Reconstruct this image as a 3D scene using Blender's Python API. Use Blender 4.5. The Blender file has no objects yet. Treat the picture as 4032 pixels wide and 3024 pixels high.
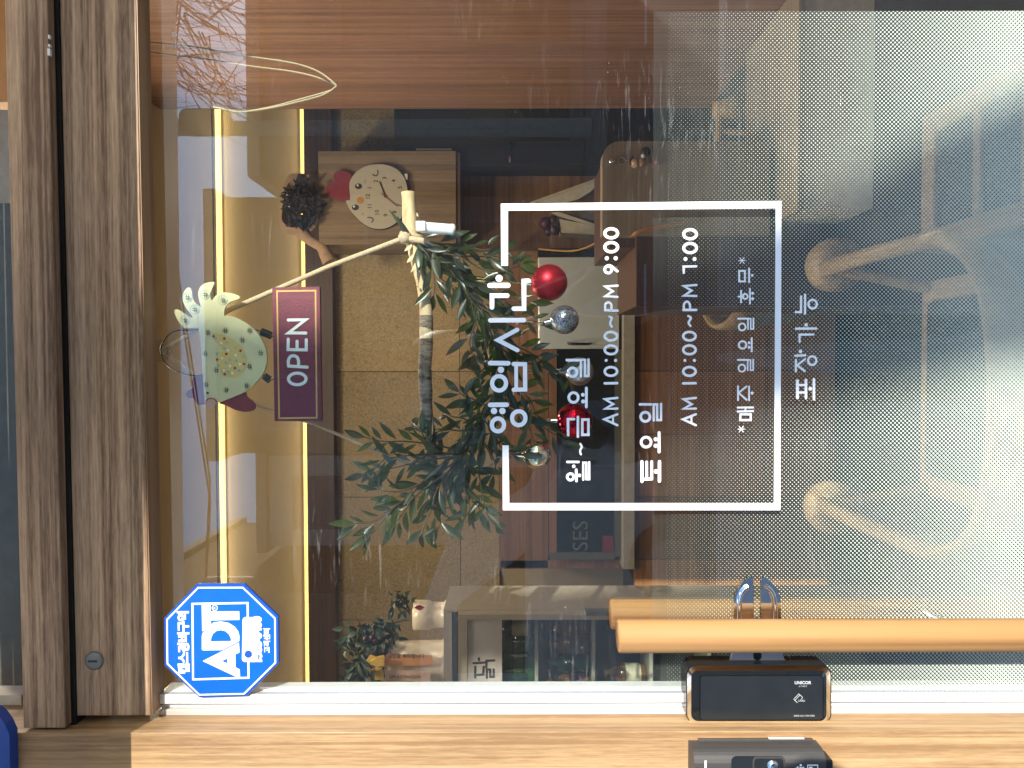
import bpy, bmesh, math, random
from mathutils import Vector, Matrix
from mathutils.geometry import tessellate_polygon
R = math.radians
rnd = random.Random(7)
S = bpy.context.scene
C = S.collection

# ------------------------------------------------------------------ camera
CAM = Vector((0, -0.95, 0)); YAW = R(1.5); ROLL = R(-0.15); FPX = 2912.0
fwd = Vector((-math.sin(YAW), math.cos(YAW), 0))
rgt = Vector((math.cos(YAW), math.sin(YAW), 0))
cx0, cy0 = Vector((0, 0, -1)), rgt
CX = cx0*math.cos(ROLL) + cy0*math.sin(ROLL)
CY = -cx0*math.sin(ROLL) + cy0*math.cos(ROLL)
cd = bpy.data.cameras.new("camera"); cam = bpy.data.objects.new("camera", cd); C.objects.link(cam)
cd.sensor_width = 36; cd.sensor_fit = 'HORIZONTAL'; cd.lens = 26.0; cd.clip_start = 0.02; cd.clip_end = 400
m = Matrix((CX, CY, -fwd)).transposed().to_4x4(); m.translation = CAM
cam.matrix_world = m
S.camera = cam

# ------------------------------------------------------------------ light
SUN = Vector((0.65, -1.0, 0.34)).normalized()
w = bpy.data.worlds.new("World"); S.world = w; w.use_nodes = True
nt = w.node_tree; bg = nt.nodes['Background']
sky = nt.nodes.new('ShaderNodeTexSky'); sky.sky_type = 'NISHITA'; sky.sun_disc = False
sky.sun_elevation = math.asin(SUN.z); sky.sun_rotation = math.atan2(SUN.x, SUN.y)
sky.air_density = 1.0; sky.dust_density = 0.25; sky.ozone_density = 3.0
nt.links.new(sky.outputs[0], bg.inputs[0]); bg.inputs[1].default_value = 0.15
sl = bpy.data.lights.new("sun", 'SUN'); so = bpy.data.objects.new("sun", sl); C.objects.link(so)
sl.energy = 2.5; sl.angle = R(0.53); sl.color = (1.0, 0.93, 0.82)
so.rotation_euler = SUN.to_track_quat('Z', 'Y').to_euler(); so.location = (3, -8, 8)
S.view_settings.view_transform = 'Standard'; S.view_settings.look = 'None'
S.view_settings.exposure = 1.95; S.view_settings.gamma = 1.0
S.cycles.transparent_max_bounces = 24; S.cycles.max_bounces = 10

# ------------------------------------------------------------------ pixel helpers (photo pixels 4032 x 3024 -> point on the plane Y = y)
def P(px, py, y):
    d = fwd + CX*((px-2016)/FPX) + CY*((1512-py)/FPX)
    return CAM + d*((y - CAM.y)/d.y)
def ZM(x0, y0, s): return lambda x, y: (x0 + x/s, y0 + y/s)
def PX(l, z, y): return [P(*z(a, b), y) for a, b in l]

# ------------------------------------------------------------------ materials
MAT = {}
def nodes(name):
    mt = bpy.data.materials.new(name); mt.use_nodes = True
    t = mt.node_tree; b = t.nodes['Principled BSDF']; MAT[name] = mt
    return mt, t, b
def coords(t, scale=(1, 1, 1), rot=(0, 0, 0)):
    tc = t.nodes.new('ShaderNodeTexCoord'); mp = t.nodes.new('ShaderNodeMapping')
    mp.inputs['Scale'].default_value = scale; mp.inputs['Rotation'].default_value = rot
    t.links.new(tc.outputs['Object'], mp.inputs[0]); return mp.outputs[0]
def noise(t, v, scale, detail=4, rough=.55, dist=0):
    n = t.nodes.new('ShaderNodeTexNoise'); n.inputs['Scale'].default_value = scale
    n.inputs['Detail'].default_value = detail; n.inputs['Roughness'].default_value = rough
    n.inputs['Distortion'].default_value = dist
    t.links.new(v, n.inputs['Vector']); return n.outputs['Fac']
def ramp(t, f, stops):
    r = t.nodes.new('ShaderNodeValToRGB'); e = r.color_ramp.elements
    while len(e) < len(stops): e.new(.5)
    for k, (p, c) in enumerate(stops):
        e[k].position = p; e[k].color = (*c, 1) if not isinstance(c, float) else (c, c, c, 1)
    t.links.new(f, r.inputs[0]); return r.outputs[0]
def math_(t, op, a, b=None, c=None):
    n = t.nodes.new('ShaderNodeMath'); n.operation = op
    for k, v in enumerate((a, b, c)):
        if v is None: continue
        if isinstance(v, (int, float)): n.inputs[k].default_value = v
        else: t.links.new(v, n.inputs[k])
    return n.outputs[0]
def mixc(t, f, a, b, mode='MIX'):
    n = t.nodes.new('ShaderNodeMix'); n.data_type = 'RGBA'; n.blend_type = mode
    for k, v in ((0, f), (6, a), (7, b)):
        if isinstance(v, (int, float)): n.inputs[k].default_value = v
        elif isinstance(v, tuple): n.inputs[k].default_value = (*v, 1)
        else: t.links.new(v, n.inputs[k])
    return n.outputs[2]
def bump(t, b, h, strength=.2, dist=.002):
    n = t.nodes.new('ShaderNodeBump'); n.inputs['Strength'].default_value = strength; n.inputs['Distance'].default_value = dist
    t.links.new(h, n.inputs['Height']); t.links.new(n.outputs[0], b.inputs['Normal'])
def flat(name, col, rough=.5, metal=0, spec=.5, var=.12, vs=40, coat=0, bmp=0, bs=200):
    mt, t, b = nodes(name)
    v = coords(t); n = noise(t, v, vs)
    lo = tuple(c*(1-var) for c in col); hi = tuple(min(1, c*(1+var)) for c in col)
    t.links.new(ramp(t, n, [(.3, lo), (.7, hi)]), b.inputs['Base Color'])
    b.inputs['Roughness'].default_value = rough; b.inputs['Metallic'].default_value = metal
    b.inputs['Specular IOR Level'].default_value = spec; b.inputs['Coat Weight'].default_value = coat
    if bmp: bump(t, b, noise(t, v, bs, 3), bmp)
    return mt
def emit(name, col, s):
    mt, t, b = nodes(name)
    b.inputs['Base Color'].default_value = (*col, 1)
    b.inputs['Emission Color'].default_value = (*col, 1); b.inputs['Emission Strength'].default_value = s
    return mt
def wood(name, dark, light, axis='X', k=1.0, rough=.45, band=.5, fleck=.35, con=.15):
    """fine straight-grained wood; axis = grain direction"""
    mt, t, b = nodes(name)
    ax = 'XYZ'.index(axis)
    s1 = [150*k]*3; s1[ax] = 1.6*k
    s2 = [38*k]*3; s2[ax] = .6*k
    s3 = [330*k]*3; s3[ax] = 26*k
    a = noise(t, coords(t, s1), 1.0, 6, .65, .3)
    c = noise(t, coords(t, s2), 1.0, 3, .5, .8)
    d = noise(t, coords(t, s3), 1.0, 3, .7)
    g = math_(t, 'MULTIPLY_ADD', c, band, math_(t, 'MULTIPLY', a, 1-band*.6))
    g = math_(t, 'ADD', g, -.2*band)
    g = math_(t, 'MULTIPLY_ADD', d, fleck, math_(t, 'ADD', g, -fleck*.5))
    mid = tuple((x+y)/2 for x, y in zip(dark, light))
    col = ramp(t, g, [(.5-con, dark), (.5, mid), (.5+con, light)])
    t.links.new(col, b.inputs['Base Color'])
    b.inputs['Roughness'].default_value = rough; b.inputs['Specular IOR Level'].default_value = .4
    bump(t, b, g, .12, .0008)
    return mt
def tint(name, stops, vec_scale, sc, rough=.6, bmp=.2, det=6):
    mt, t, b = nodes(name)
    n = noise(t, coords(t, vec_scale), sc, det, .7)
    t.links.new(ramp(t, n, stops), b.inputs['Base Color']); b.inputs['Roughness'].default_value = rough
    if bmp: bump(t, b, n, bmp, .002)
    return mt

wood('walnut_x', (.14, .080, .046), (.53, .37, .235), 'X', 1.0, band=.6, con=.13)
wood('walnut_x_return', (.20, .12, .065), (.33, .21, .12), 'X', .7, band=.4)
wood('walnut_z', (.235, .137, .064), (.425, .28, .142), 'Z', 1.0, band=.55, con=.12)
wood('bar_wood', (.16, .068, .024), (.325, .182, .072), 'Z', .42, .6, band=.8, fleck=.05, con=.11)
MAT['bar_wood'].node_tree.nodes['Principled BSDF'].inputs['Specular IOR Level'].default_value = .15
wood('panel_red', (.18, .085, .046), (.34, .175, .10), 'Z', .45, .4, band=.5)
wood('panel_brown', (.15, .072, .036), (.27, .14, .072), 'X', .5, .4)
wood('panel_dark', (.055, .026, .013), (.11, .05, .025), 'X', .5, .45)
wood('cabinet_wood', (.14, .092, .05), (.28, .19, .108), 'Z', .5, .45)
wood('counter_wood', (.17, .068, .025), (.34, .155, .058), 'X', .35, .4)
wood('board_wood', (.21, .15, .09), (.32, .235, .15), 'X', .4, .5)
wood('chair_wood', (.27, .165, .08), (.50, .345, .19), 'Y', .6, .4)
flat('black_wood', (.016, .015, .014), .5, spec=.25)
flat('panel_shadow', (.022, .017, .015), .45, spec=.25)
flat('white_metal', (.60, .61, .62), .32, 0, .5, .04)
flat('cream_metal', (.47, .44, .41), .4, 0, .5, .04)
flat('chrome', (.80, .81, .82), .08, 1, var=.02)
flat('satin_silver', (.48, .48, .49), .35, .3, var=.05)
flat('brushed_metal', (.42, .43, .45), .3, 1, var=.08)
flat('gloss_black', (.010, .012, .014), .10, 0, .5, .1)
flat('satin_black', (.013, .016, .019), .30, 0, .5, .1)
flat('gunmetal', (.062, .058, .056), .45, .3, .5, .08, 600, bmp=.05, bs=2500)
flat('zinc', (.20, .22, .22), .5, .7, var=.2)
flat('vinyl_white', (.80, .80, .80), .55, var=.02)
flat('print_grey', (.42, .43, .45), .5)
flat('print_dark', (.03, .03, .035), .6)
flat('sign_blue', (.004, .095, .68), .28, var=.05)
flat('sign_blue_edge', (.006, .06, .33), .4)
flat('ochre_paper', (.62, .34, .07), .7)
flat('hen_cream', (.62, .58, .33), .65, var=.05, bmp=.15, bs=900)
flat('hen_red', (.16, .012, .026), .6, var=.15)
flat('hen_beak', (.50, .28, .20), .6)
flat('hen_wing', (.66, .49, .16), .6, var=.05)
flat('hen_mark', (.075, .085, .06), .8)
flat('sky_dot', (.25, .42, .45), .7)
flat('red_dot', (.35, .03, .015), .7)
flat('open_red', (.15, .011, .028), .5, var=.18, vs=90, bmp=.3, bs=500)
flat('gold_paint', (.58, .34, .10), .4, .2)
flat('open_white', (.72, .74, .70), .6, var=.05)
flat('black_wire', (.012, .012, .012), .4)
flat('rope', (.56, .42, .26), .9, var=.3, vs=700, bmp=.8, bs=900)
flat('twine', (.45, .36, .22), .9, var=.2, vs=600, bmp=.5, bs=900)
flat('gold_thread', (.75, .55, .2), .3, .8)
flat('plastic_white', (.82, .82, .80), .25, var=.02)
flat('paint_tan', (.40, .32, .205), .8, var=.05, vs=3)
flat('paint_ceiling', (.44, .37, .27), .8, var=.05, vs=3)
flat('paint_dark', (.05, .05, .05), .8)
flat('paint_grey', (.078, .076, .056), .7)
flat('paint_cream', (.62, .55, .42), .7)
flat('lip_trim', (.30, .27, .22), .5)
flat('clock_face', (.47, .41, .31), .6, var=.04)
flat('clock_red', (.22, .018, .04), .6)
flat('clock_orange', (.48, .22, .06), .6)
flat('kraft', (.40, .25, .15), .8, var=.15)
flat('dried', (.022, .018, .022), .9, var=.6, vs=200)
flat('steel', (.86, .90, .84), .34, .6, var=.05, vs=4)
flat('counter_edge', (.33, .28, .21), .5)
flat('box_cream', (.52, .45, .33), .6)
flat('tray_cream', (.55, .50, .40), .5)
flat('fridge_body', (.31, .26, .20), .4, var=.05)
flat('fridge_sign', (.36, .31, .28), .6, var=.03)
flat('fridge_rail', (.40, .36, .29), .5)
flat('green_label', (.03, .10, .035), .4)
flat('amber_glass', (.16, .075, .02), .15)
flat('dark_green_glass', (.012, .045, .028), .12)
flat('red_label', (.35, .03, .04), .4)
flat('blue_label', (.05, .10, .28), .4)
flat('ceramic', (.60, .50, .36), .3, var=.05)
flat('ribbon_pink', (.62, .40, .29), .6)
flat('ribbon_orange', (.62, .27, .10), .6)
flat('bow_yellow', (.72, .46, .09), .5)
flat('berry', (.05, .010, .022), .5)
flat('floor_tile', (.030, .032, .031), .5, var=.15, vs=6)
flat('skin', (.50, .30, .22), .5, var=.08)
flat('dark_cloth', (.022, .024, .03), .9, var=.3, vs=60)
flat('jean_cloth', (.04, .055, .09), .9, var=.3, vs=120)
flat('hair', (.012, .010, .009), .5)
flat('asphalt', (.055, .055, .057), .9, var=.3, vs=30, bmp=.4, bs=200)
flat('paving', (.27, .25, .23), .9, var=.2, vs=8)
flat('kerb_stone', (.34, .33, .31), .8, var=.15)
flat('road_paint', (.75, .74, .70), .8)
flat('stucco_grey', (.17, .17, .18), .9, var=.12, vs=2)
flat('stucco_brown', (.16, .11, .08), .9, var=.15, vs=2)
flat('stucco_white', (.62, .60, .57), .9, var=.08, vs=2)
flat('window_dark', (.03, .04, .05), .08)
flat('van_white', (.74, .75, .76), .2, coat=.5, var=.03)
flat('tyre', (.015, .015, .015), .8)
flat('lamp_lens', (.7, .6, .5), .1)
flat('concrete', (.36, .35, .33), .9, var=.2, vs=10)
tint('bark', [(.34, (.05, .03, .02)), (.46, (.17, .115, .07)), (.58, (.27, .215, .155)), (.72, (.36, .31, .25))], (260, 60, 60), 1.0, .85, .6)
tint('tree_bark', [(.3, (.05, .04, .032)), (.7, (.16, .13, .10))], (14, 14, 4), 1.0, .9, .8)
tint('bark_sunlit', [(.25, (.40, .26, .12)), (.6, (.66, .50, .29)), (.85, (.74, .62, .42))], (25, 80, 80), 1.0, .8, .4)  # paler bark colour for the sunlit end of the branch
def island(name, lo, hi):
    t = MAT[name].node_tree; b = t.nodes['Principled BSDF']; src = b.inputs['Base Color'].links[0].from_socket
    g = t.nodes.new('ShaderNodeNewGeometry'); r = ramp(t, g.outputs['Random Per Island'], [(0, (lo, lo, lo)), (1, (hi, hi, hi))])
    t.links.new(mixc(t, 1.0, src, r, 'MULTIPLY'), b.inputs['Base Color'])
island('counter_wood', .45, 1.15)
# woven straw board
def strawboard():
    mt, t, b = nodes('strawboard')
    v = coords(t, (1, 1, 1))
    a = noise(t, v, 42, 5, .8, 2.6); c = noise(t, v, 120, 3, .7, 1.5); d = noise(t, v, 2.0, 2)
    g = math_(t, 'MULTIPLY_ADD', c, .45, math_(t, 'MULTIPLY', a, .65))
    g = math_(t, 'MULTIPLY_ADD', d, .18, math_(t, 'ADD', g, -.08))
    t.links.new(ramp(t, g, [(.38, (.17, .115, .05)), (.52, (.34, .245, .12)), (.68, (.50, .38, .20))]), b.inputs['Base Color'])
    b.inputs['Roughness'].default_value = .85; bump(t, b, g, .3, .002)
strawboard(); island('strawboard', .84, 1.06)
def leafmat():
    mt, t, b = nodes('leaf')
    v = coords(t); n = noise(t, v, 26, 3)
    t.links.new(ramp(t, n, [(.3, (.011, .013, .005)), (.55, (.023, .028, .008)), (.75, (.052, .065, .015))]), b.inputs['Base Color'])
    b.inputs['Roughness'].default_value = .28; b.inputs['Specular IOR Level'].default_value = .38
    b.inputs['Subsurface Weight'].default_value = 0
    tr = t.nodes.new('ShaderNodeBsdfTranslucent'); tr.inputs[0].default_value = (.10, .20, .03, 1)
    mx = t.nodes.new('ShaderNodeMixShader'); mx.inputs[0].default_value = .22
    t.links.new(b.outputs[0], mx.inputs[1]); t.links.new(tr.outputs[0], mx.inputs[2])
    t.links.new(mx.outputs[0], t.nodes['Material Output'].inputs[0])
leafmat()
def cloth(name, col, tl):
    mt, t, b = nodes(name); b.inputs['Base Color'].default_value = (*col, 1); b.inputs['Roughness'].default_value = .9
    bump(t, b, noise(t, coords(t), 400, 2), .2)
    tr = t.nodes.new('ShaderNodeBsdfTranslucent'); tr.inputs[0].default_value = (*col, 1)
    mx = t.nodes.new('ShaderNodeMixShader'); mx.inputs[0].default_value = tl
    t.links.new(b.outputs[0], mx.inputs[1]); t.links.new(tr.outputs[0], mx.inputs[2]); t.links.new(mx.outputs[0], t.nodes['Material Output'].inputs[0])
flat('pale_cloth', (.24, .25, .235), .9, var=.1, vs=200)
cloth('awning_cloth', (.86, .86, .85), .5)
flat('dull_leaf', (.02, .04, .025), .5, var=.4, vs=30)
flat('stem', (.05, .04, .025), .7)
# bauble skins
flat('bauble_red_matt', (.33, .008, .018), .38, .75, var=.04)
flat('bauble_red_shine', (.48, .006, .018), .06, 1, var=.02)
flat('bauble_gold', (.82, .66, .42), .04, 1, var=.02)
flat('bauble_pearl', (.50, .46, .42), .30, .9, var=.04)
def glitter():
    mt, t, b = nodes('bauble_glitter')
    v = coords(t); vo = t.nodes.new('ShaderNodeTexVoronoi'); vo.inputs['Scale'].default_value = 1150
    t.links.new(v, vo.inputs['Vector'])
    nm = t.nodes.new('ShaderNodeBump'); nm.inputs['Strength'].default_value = .8; nm.inputs['Distance'].default_value = .0012
    t.links.new(vo.outputs['Color'], nm.inputs['Height']); t.links.new(nm.outputs[0], b.inputs['Normal'])
    sp = t.nodes.new('ShaderNodeSeparateColor'); t.links.new(vo.outputs['Color'], sp.inputs[0])
    gr = ramp(t, sp.outputs[0], [(.2, (.06, .06, .07)), (.6, (.28, .28, .32)), (.92, (.75, .75, .82))])
    t.links.new(mixc(t, .12, gr, vo.outputs['Color']), b.inputs['Base Color'])
    b.inputs['Metallic'].default_value = .9; b.inputs['Roughness'].default_value = .3
glitter()
emit('led_tape', (1.0, .80, .46), 4.0)
emit('added_lamp_glow', (1.0, .85, .66), 42.0)  # glow of the lamps added to brighten the room
emit('led_cover', (1.0, .68, .24), .25)

def facing(t):
    """Schlick reflectance of a double-faced pane, front faces only"""
    g = t.nodes.new('ShaderNodeNewGeometry')
    dp = t.nodes.new('ShaderNodeVectorMath'); dp.operation = 'DOT_PRODUCT'
    t.links.new(g.outputs['Incoming'], dp.inputs[0]); t.links.new(g.outputs['Normal'], dp.inputs[1])
    c = math_(t, 'ABSOLUTE', dp.outputs['Value'])
    p = math_(t, 'POWER', math_(t, 'SUBTRACT', 1.0, c), 5.0)
    f = math_(t, 'MULTIPLY_ADD', p, .9, .102)
    return math_(t, 'MULTIPLY', f, math_(t, 'SUBTRACT', 1.0, g.outputs['Backfacing']))
def glass(name, dirt=True, tintc=(.95, .975, .965)):
    mt, t, b = nodes(name); t.nodes.remove(b); out = t.nodes['Material Output']
    tr = t.nodes.new('ShaderNodeBsdfTransparent'); tr.inputs[0].default_value = (*tintc, 1)
    gl = t.nodes.new('ShaderNodeBsdfGlossy'); gl.inputs['Roughness'].default_value = 0.0
    m1 = t.nodes.new('ShaderNodeMixShader'); t.links.new(facing(t), m1.inputs[0])
    t.links.new(tr.outputs[0], m1.inputs[1]); t.links.new(gl.outputs[0], m1.inputs[2])
    last = m1
    if dirt:
        df = t.nodes.new('ShaderNodeBsdfDiffuse'); df.inputs[0].default_value = (.8, .8, .8, 1)
        v = coords(t, (1, 1, 1))
        # wiped streaks, specks and a faint overall veil
        sA = coords(t, (9, 9, 90), (0, .55, 0)); st = noise(t, sA, 1.6, 5, .7, 1.2)
        st = ramp(t, st, [(.56, 0.0), (.74, 1.0)])
        patch = ramp(t, noise(t, v, 4.5, 2, .5), [(.52, 0.0), (.68, 1.0)])
        st = math_(t, 'MULTIPLY', st, patch)
        vo = t.nodes.new('ShaderNodeTexVoronoi'); vo.inputs['Scale'].default_value = 85; t.links.new(v, vo.inputs['Vector'])
        sp = math_(t, 'LESS_THAN', vo.outputs['Distance'], .055)
        spm = ramp(t, noise(t, v, 7, 3), [(.50, 0.0), (.66, 1.0)])
        sp = math_(t, 'MULTIPLY', sp, spm)
        f = math_(t, 'MULTIPLY_ADD', st, .15, .005)
        f = math_(t, 'MULTIPLY_ADD', sp, .30, f)
        g = t.nodes.new('ShaderNodeNewGeometry')
        f = math_(t, 'MULTIPLY', f, math_(t, 'SUBTRACT', 1.0, g.outputs['Backfacing']))
        m2 = t.nodes.new('ShaderNodeMixShader'); t.links.new(f, m2.inputs[0])
        t.links.new(m1.outputs[0], m2.inputs[1]); t.links.new(df.outputs[0], m2.inputs[2]); last = m2
    t.links.new(last.outputs[0], out.inputs[0])
glass('door_glass'); glass('case_glass', False)
glass('clear_plastic', False, (.8, .82, .86))
def filmmat(z_start, z_full):
    """clear film printed with white dots that grow downwards"""
    mt, t, b = nodes('dot_print'); t.nodes.remove(b); out = t.nodes['Material Output']
    tc = t.nodes.new('ShaderNodeTexCoord'); sx = t.nodes.new('ShaderNodeSeparateXYZ'); t.links.new(tc.outputs['Object'], sx.inputs[0])
    pitch = 0.00376; k = 1/(math.sqrt(2)*pitch)
    a = math_(t, 'MULTIPLY', math_(t, 'ADD', sx.outputs[0], sx.outputs[2]), k)
    c = math_(t, 'MULTIPLY', math_(t, 'SUBTRACT', sx.outputs[0], sx.outputs[2]), k)
    fa = math_(t, 'SUBTRACT', math_(t, 'FRACT', a), .5); fc = math_(t, 'SUBTRACT', math_(t, 'FRACT', c), .5)
    r = math_(t, 'SQRT', math_(t, 'ADD', math_(t, 'MULTIPLY', fa, fa), math_(t, 'MULTIPLY', fc, fc)))
    rr = t.nodes.new('ShaderNodeMapRange'); t.links.new(sx.outputs[2], rr.inputs[0])
    rr.inputs[1].default_value = z_start; rr.inputs[2].default_value = z_full; rr.inputs[3].default_value = .07; rr.inputs[4].default_value = .445
    dot = math_(t, 'MULTIPLY', math_(t, 'LESS_THAN', r, rr.outputs[0]), math_(t, 'LESS_THAN', sx.outputs[2], z_start))
    tr = t.nodes.new('ShaderNodeBsdfTransparent'); tr.inputs[0].default_value = (.97, .98, .98, 1)
    df = t.nodes.new('ShaderNodeBsdfDiffuse'); df.inputs[0].default_value = (.70, .76, .74, 1)
    d2 = t.nodes.new('ShaderNodeBsdfDiffuse'); d2.inputs[0].default_value = (.60, .62, .57, 1)
    m1 = t.nodes.new('ShaderNodeMixShader'); m1.inputs[0].default_value = .014
    t.links.new(tr.outputs[0], m1.inputs[1]); t.links.new(df.outputs[0], m1.inputs[2])
    m2 = t.nodes.new('ShaderNodeMixShader'); t.links.new(dot, m2.inputs[0])
    t.links.new(m1.outputs[0], m2.inputs[1]); t.links.new(d2.outputs[0], m2.inputs[2])
    t.links.new(m2.outputs[0], out.inputs[0])

# ------------------------------------------------------------------ mesh builder
class MB:
    def __init__(s): s.v = []; s.f = []; s.sm = []
    def add(s, vs, fs, smooth=False):
        o = len(s.v); s.v += [Vector(p) for p in vs]
        for f in fs: s.f.append([o+i for i in f]); s.sm.append(smooth)
    def box(s, x0, x1, y0, y1, z0, z1, bev=0):
        x0, x1 = sorted((x0, x1)); y0, y1 = sorted((y0, y1)); z0, z1 = sorted((z0, z1))
        if not bev:
            v = [(x, y, z) for x in (x0, x1) for y in (y0, y1) for z in (z0, z1)]
            s.add(v, [(0, 1, 3, 2), (4, 6, 7, 5), (0, 4, 5, 1), (2, 3, 7, 6), (0, 2, 6, 4), (1, 5, 7, 3)])
        else:
            bm = bmesh.new(); bmesh.ops.create_cube(bm, size=1)
            for q in bm.verts: q.co = Vector(((x0+x1)/2+q.co.x*(x1-x0), (y0+y1)/2+q.co.y*(y1-y0), (z0+z1)/2+q.co.z*(z1-z0)))
            bmesh.ops.bevel(bm, geom=bm.edges[:], offset=bev, segments=2, affect='EDGES', profile=.5)
            s.bm(bm)
        return s
    def bm(s, bm, smooth=False):
        bm.verts.index_update(); s.add([q.co.copy() for q in bm.verts], [[q.index for q in f.verts] for f in bm.faces], smooth); bm.free()
    def plate(s, outer, thick, holes=(), front=True, n=None):
        """flat polygon (3-D points in one plane) given thickness away from the viewer (+Y by default)"""
        loops = [list(outer)] + [list(h) for h in holes]
        n = Vector(n) if n else Vector((0, 1, 0))
        tri = tessellate_polygon(loops); pts = [Vector(p) for l in loops for p in l]
        k = len(pts); fr = []
        for a in tri:
            nn = (pts[a[1]]-pts[a[0]]).cross(pts[a[2]]-pts[a[0]])
            fr.append(a if nn.dot(n) < 0 else a[::-1])
        fs = [tuple(a) for a in fr] + [tuple(i+k for i in reversed(a)) for a in fr]
        o = 0
        for l in loops:
            q = len(l)
            for i in range(q): fs.append((o+i, o+(i+1) % q, o+(i+1) % q+k, o+i+k))
            o += q
        s.add(pts+[p+n*thick for p in pts], fs); return s
    def ribbon(s, pts, width, y_off=0, closed=False, thick=.0003, cap=True):
        """stroke lying in a plane of constant Y with round ends"""
        p = [Vector((q.x, 0, q.z)) for q in pts]; Y = pts[0].y + y_off; n = len(p); h = width/2
        def perp(d): return Vector((-d.z, 0, d.x))
        L, Rr = [], []
        for i in range(n):
            if closed: a, b = p[i]-p[i-1], p[(i+1) % n]-p[i]
            else:
                a = p[i]-p[i-1] if i else p[1]-p[0]
                b = p[i+1]-p[i] if i < n-1 else p[i]-p[i-1]
            a.normalize(); b.normalize(); na, nb = perp(a), perp(b)
            mm = (na+nb); mm = mm.normalized() if mm.length > 1e-6 else na
            l = h/max(.35, mm.dot(na)); L.append(p[i]+mm*l); Rr.append(p[i]-mm*l)
        out = []
        if closed:
            vs = L+Rr; fs = [(i, (i+1) % n, n+(i+1) % n, n+i) for i in range(n)]
            s.add([(q.x, Y, q.z) for q in vs], fs); return s
        ring = list(L)
        if cap:
            d = (p[-1]-p[-2]).normalized(); a0 = perp(d)
            ring += [p[-1]+(a0*math.cos(t)+d*math.sin(t))*h for t in [math.pi*k/6 for k in range(1, 6)]]
        e0 = len(L)
        ring2 = list(reversed(Rr))
        vs = L+Rr; fs = [(i, i+1, n+i+1, n+i) for i in range(n-1)]
        s.add([(q.x, Y, q.z) for q in vs], fs)
        if cap:
            for end, q, pr in ((0, p[0], p[1]), (n-1, p[-1], p[-2])):
                d = (q-pr).normalized(); a0 = perp(d)
                arc = [q+(a0*math.cos(t)+d*math.sin(t))*h for t in [math.pi*k/7 for k in range(8)]]
                s.add([(r.x, Y, r.z) for r in arc], [tuple(range(8))])
        return s
    def disc(s, c, r, y_off=0, n=18, rz=None):
        s.add([(c.x+r*math.cos(2*math.pi*i/n), c.y+y_off, c.z+(rz or r)*math.sin(2*math.pi*i/n)) for i in range(n)], [tuple(range(n))]); return s
    def tube(s, pts, r, n=10, cap=True):
        pts = [Vector(p) for p in pts]; k = len(pts)
        rs = r if isinstance(r, (list, tuple)) else [r]*k
        vs = []; up = None
        for i, p in enumerate(pts):
            d = (pts[min(i+1, k-1)]-pts[max(i-1, 0)]).normalized()
            if up is None: up = d.orthogonal().normalized()
            up = (up-d*up.dot(d)).normalized(); sd = d.cross(up)
            vs += [p+(up*math.cos(2*math.pi*j/n)+sd*math.sin(2*math.pi*j/n))*rs[i] for j in range(n)]
        fs = [(i*n+j, i*n+(j+1) % n, (i+1)*n+(j+1) % n, (i+1)*n+j) for i in range(k-1) for j in range(n)]
        s.add(vs, fs, True)
        if cap: s.add([vs[j] for j in range(n)][::-1], [tuple(range(n))]); s.add([vs[(k-1)*n+j] for j in range(n)], [tuple(range(n))])
        return s
    def lathe(s, c, prof, n=28, axis='Z'):
        c = Vector(c); vs = []
        for r, h in prof:
            for j in range(n):
                a = 2*math.pi*j/n
                if axis == 'Z': vs.append(c+Vector((r*math.cos(a), r*math.sin(a), h)))
                elif axis == 'Y': vs.append(c+Vector((r*math.cos(a), h, r*math.sin(a))))
                else: vs.append(c+Vector((h, r*math.cos(a), r*math.sin(a))))
        k = len(prof)
        fs = [(i*n+j, i*n+(j+1) % n, (i+1)*n+(j+1) % n, (i+1)*n+j) for i in range(k-1) for j in range(n)]
        s.add(vs, fs, True); return s
    def ball(s, c, r, n=40, m=24, sq=(1, 1, 1)):
        prof = [(max(1e-5, math.sin(math.pi*i/m)), -math.cos(math.pi*i/m)) for i in range(m+1)]
        t = MB().lathe((0, 0, 0), prof, n)
        s.add([Vector(c)+Vector((v.x*r*sq[0], v.y*r*sq[1], v.z*r*sq[2])) for v in t.v], t.f, True); return s
    def leaf(s, b, d, nrm, L, W, curl=.15):
        d = d.normalized(); nrm = (nrm-d*nrm.dot(d)); nrm = nrm.normalized() if nrm.length > 1e-4 else d.orthogonal().normalized(); sd = d.cross(nrm)
        prof = [(0, .03), (.14, .42), (.32, .88), (.5, 1), (.68, .82), (.85, .42), (1, .02)]
        vs = []
        for t, ww in prof:
            c = b+d*(L*t)-nrm*(curl*L*t*t); hw = W/2*ww
            vs += [c+sd*hw+nrm*(hw*.35), c, c-sd*hw+nrm*(hw*.35)]
        fs = []
        for i in range(len(prof)-1):
            o = i*3; fs += [(o, o+1, o+4, o+3), (o+1, o+2, o+5, o+4)]
        s.add(vs, fs, True); return s
    def mesh(s, name, org):
        me = bpy.data.meshes.new(name); me.from_pydata([tuple(v-org) for v in s.v], [], s.f); me.update()
        for p, f in zip(me.polygons, s.sm): p.use_smooth = f
        return me

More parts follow.
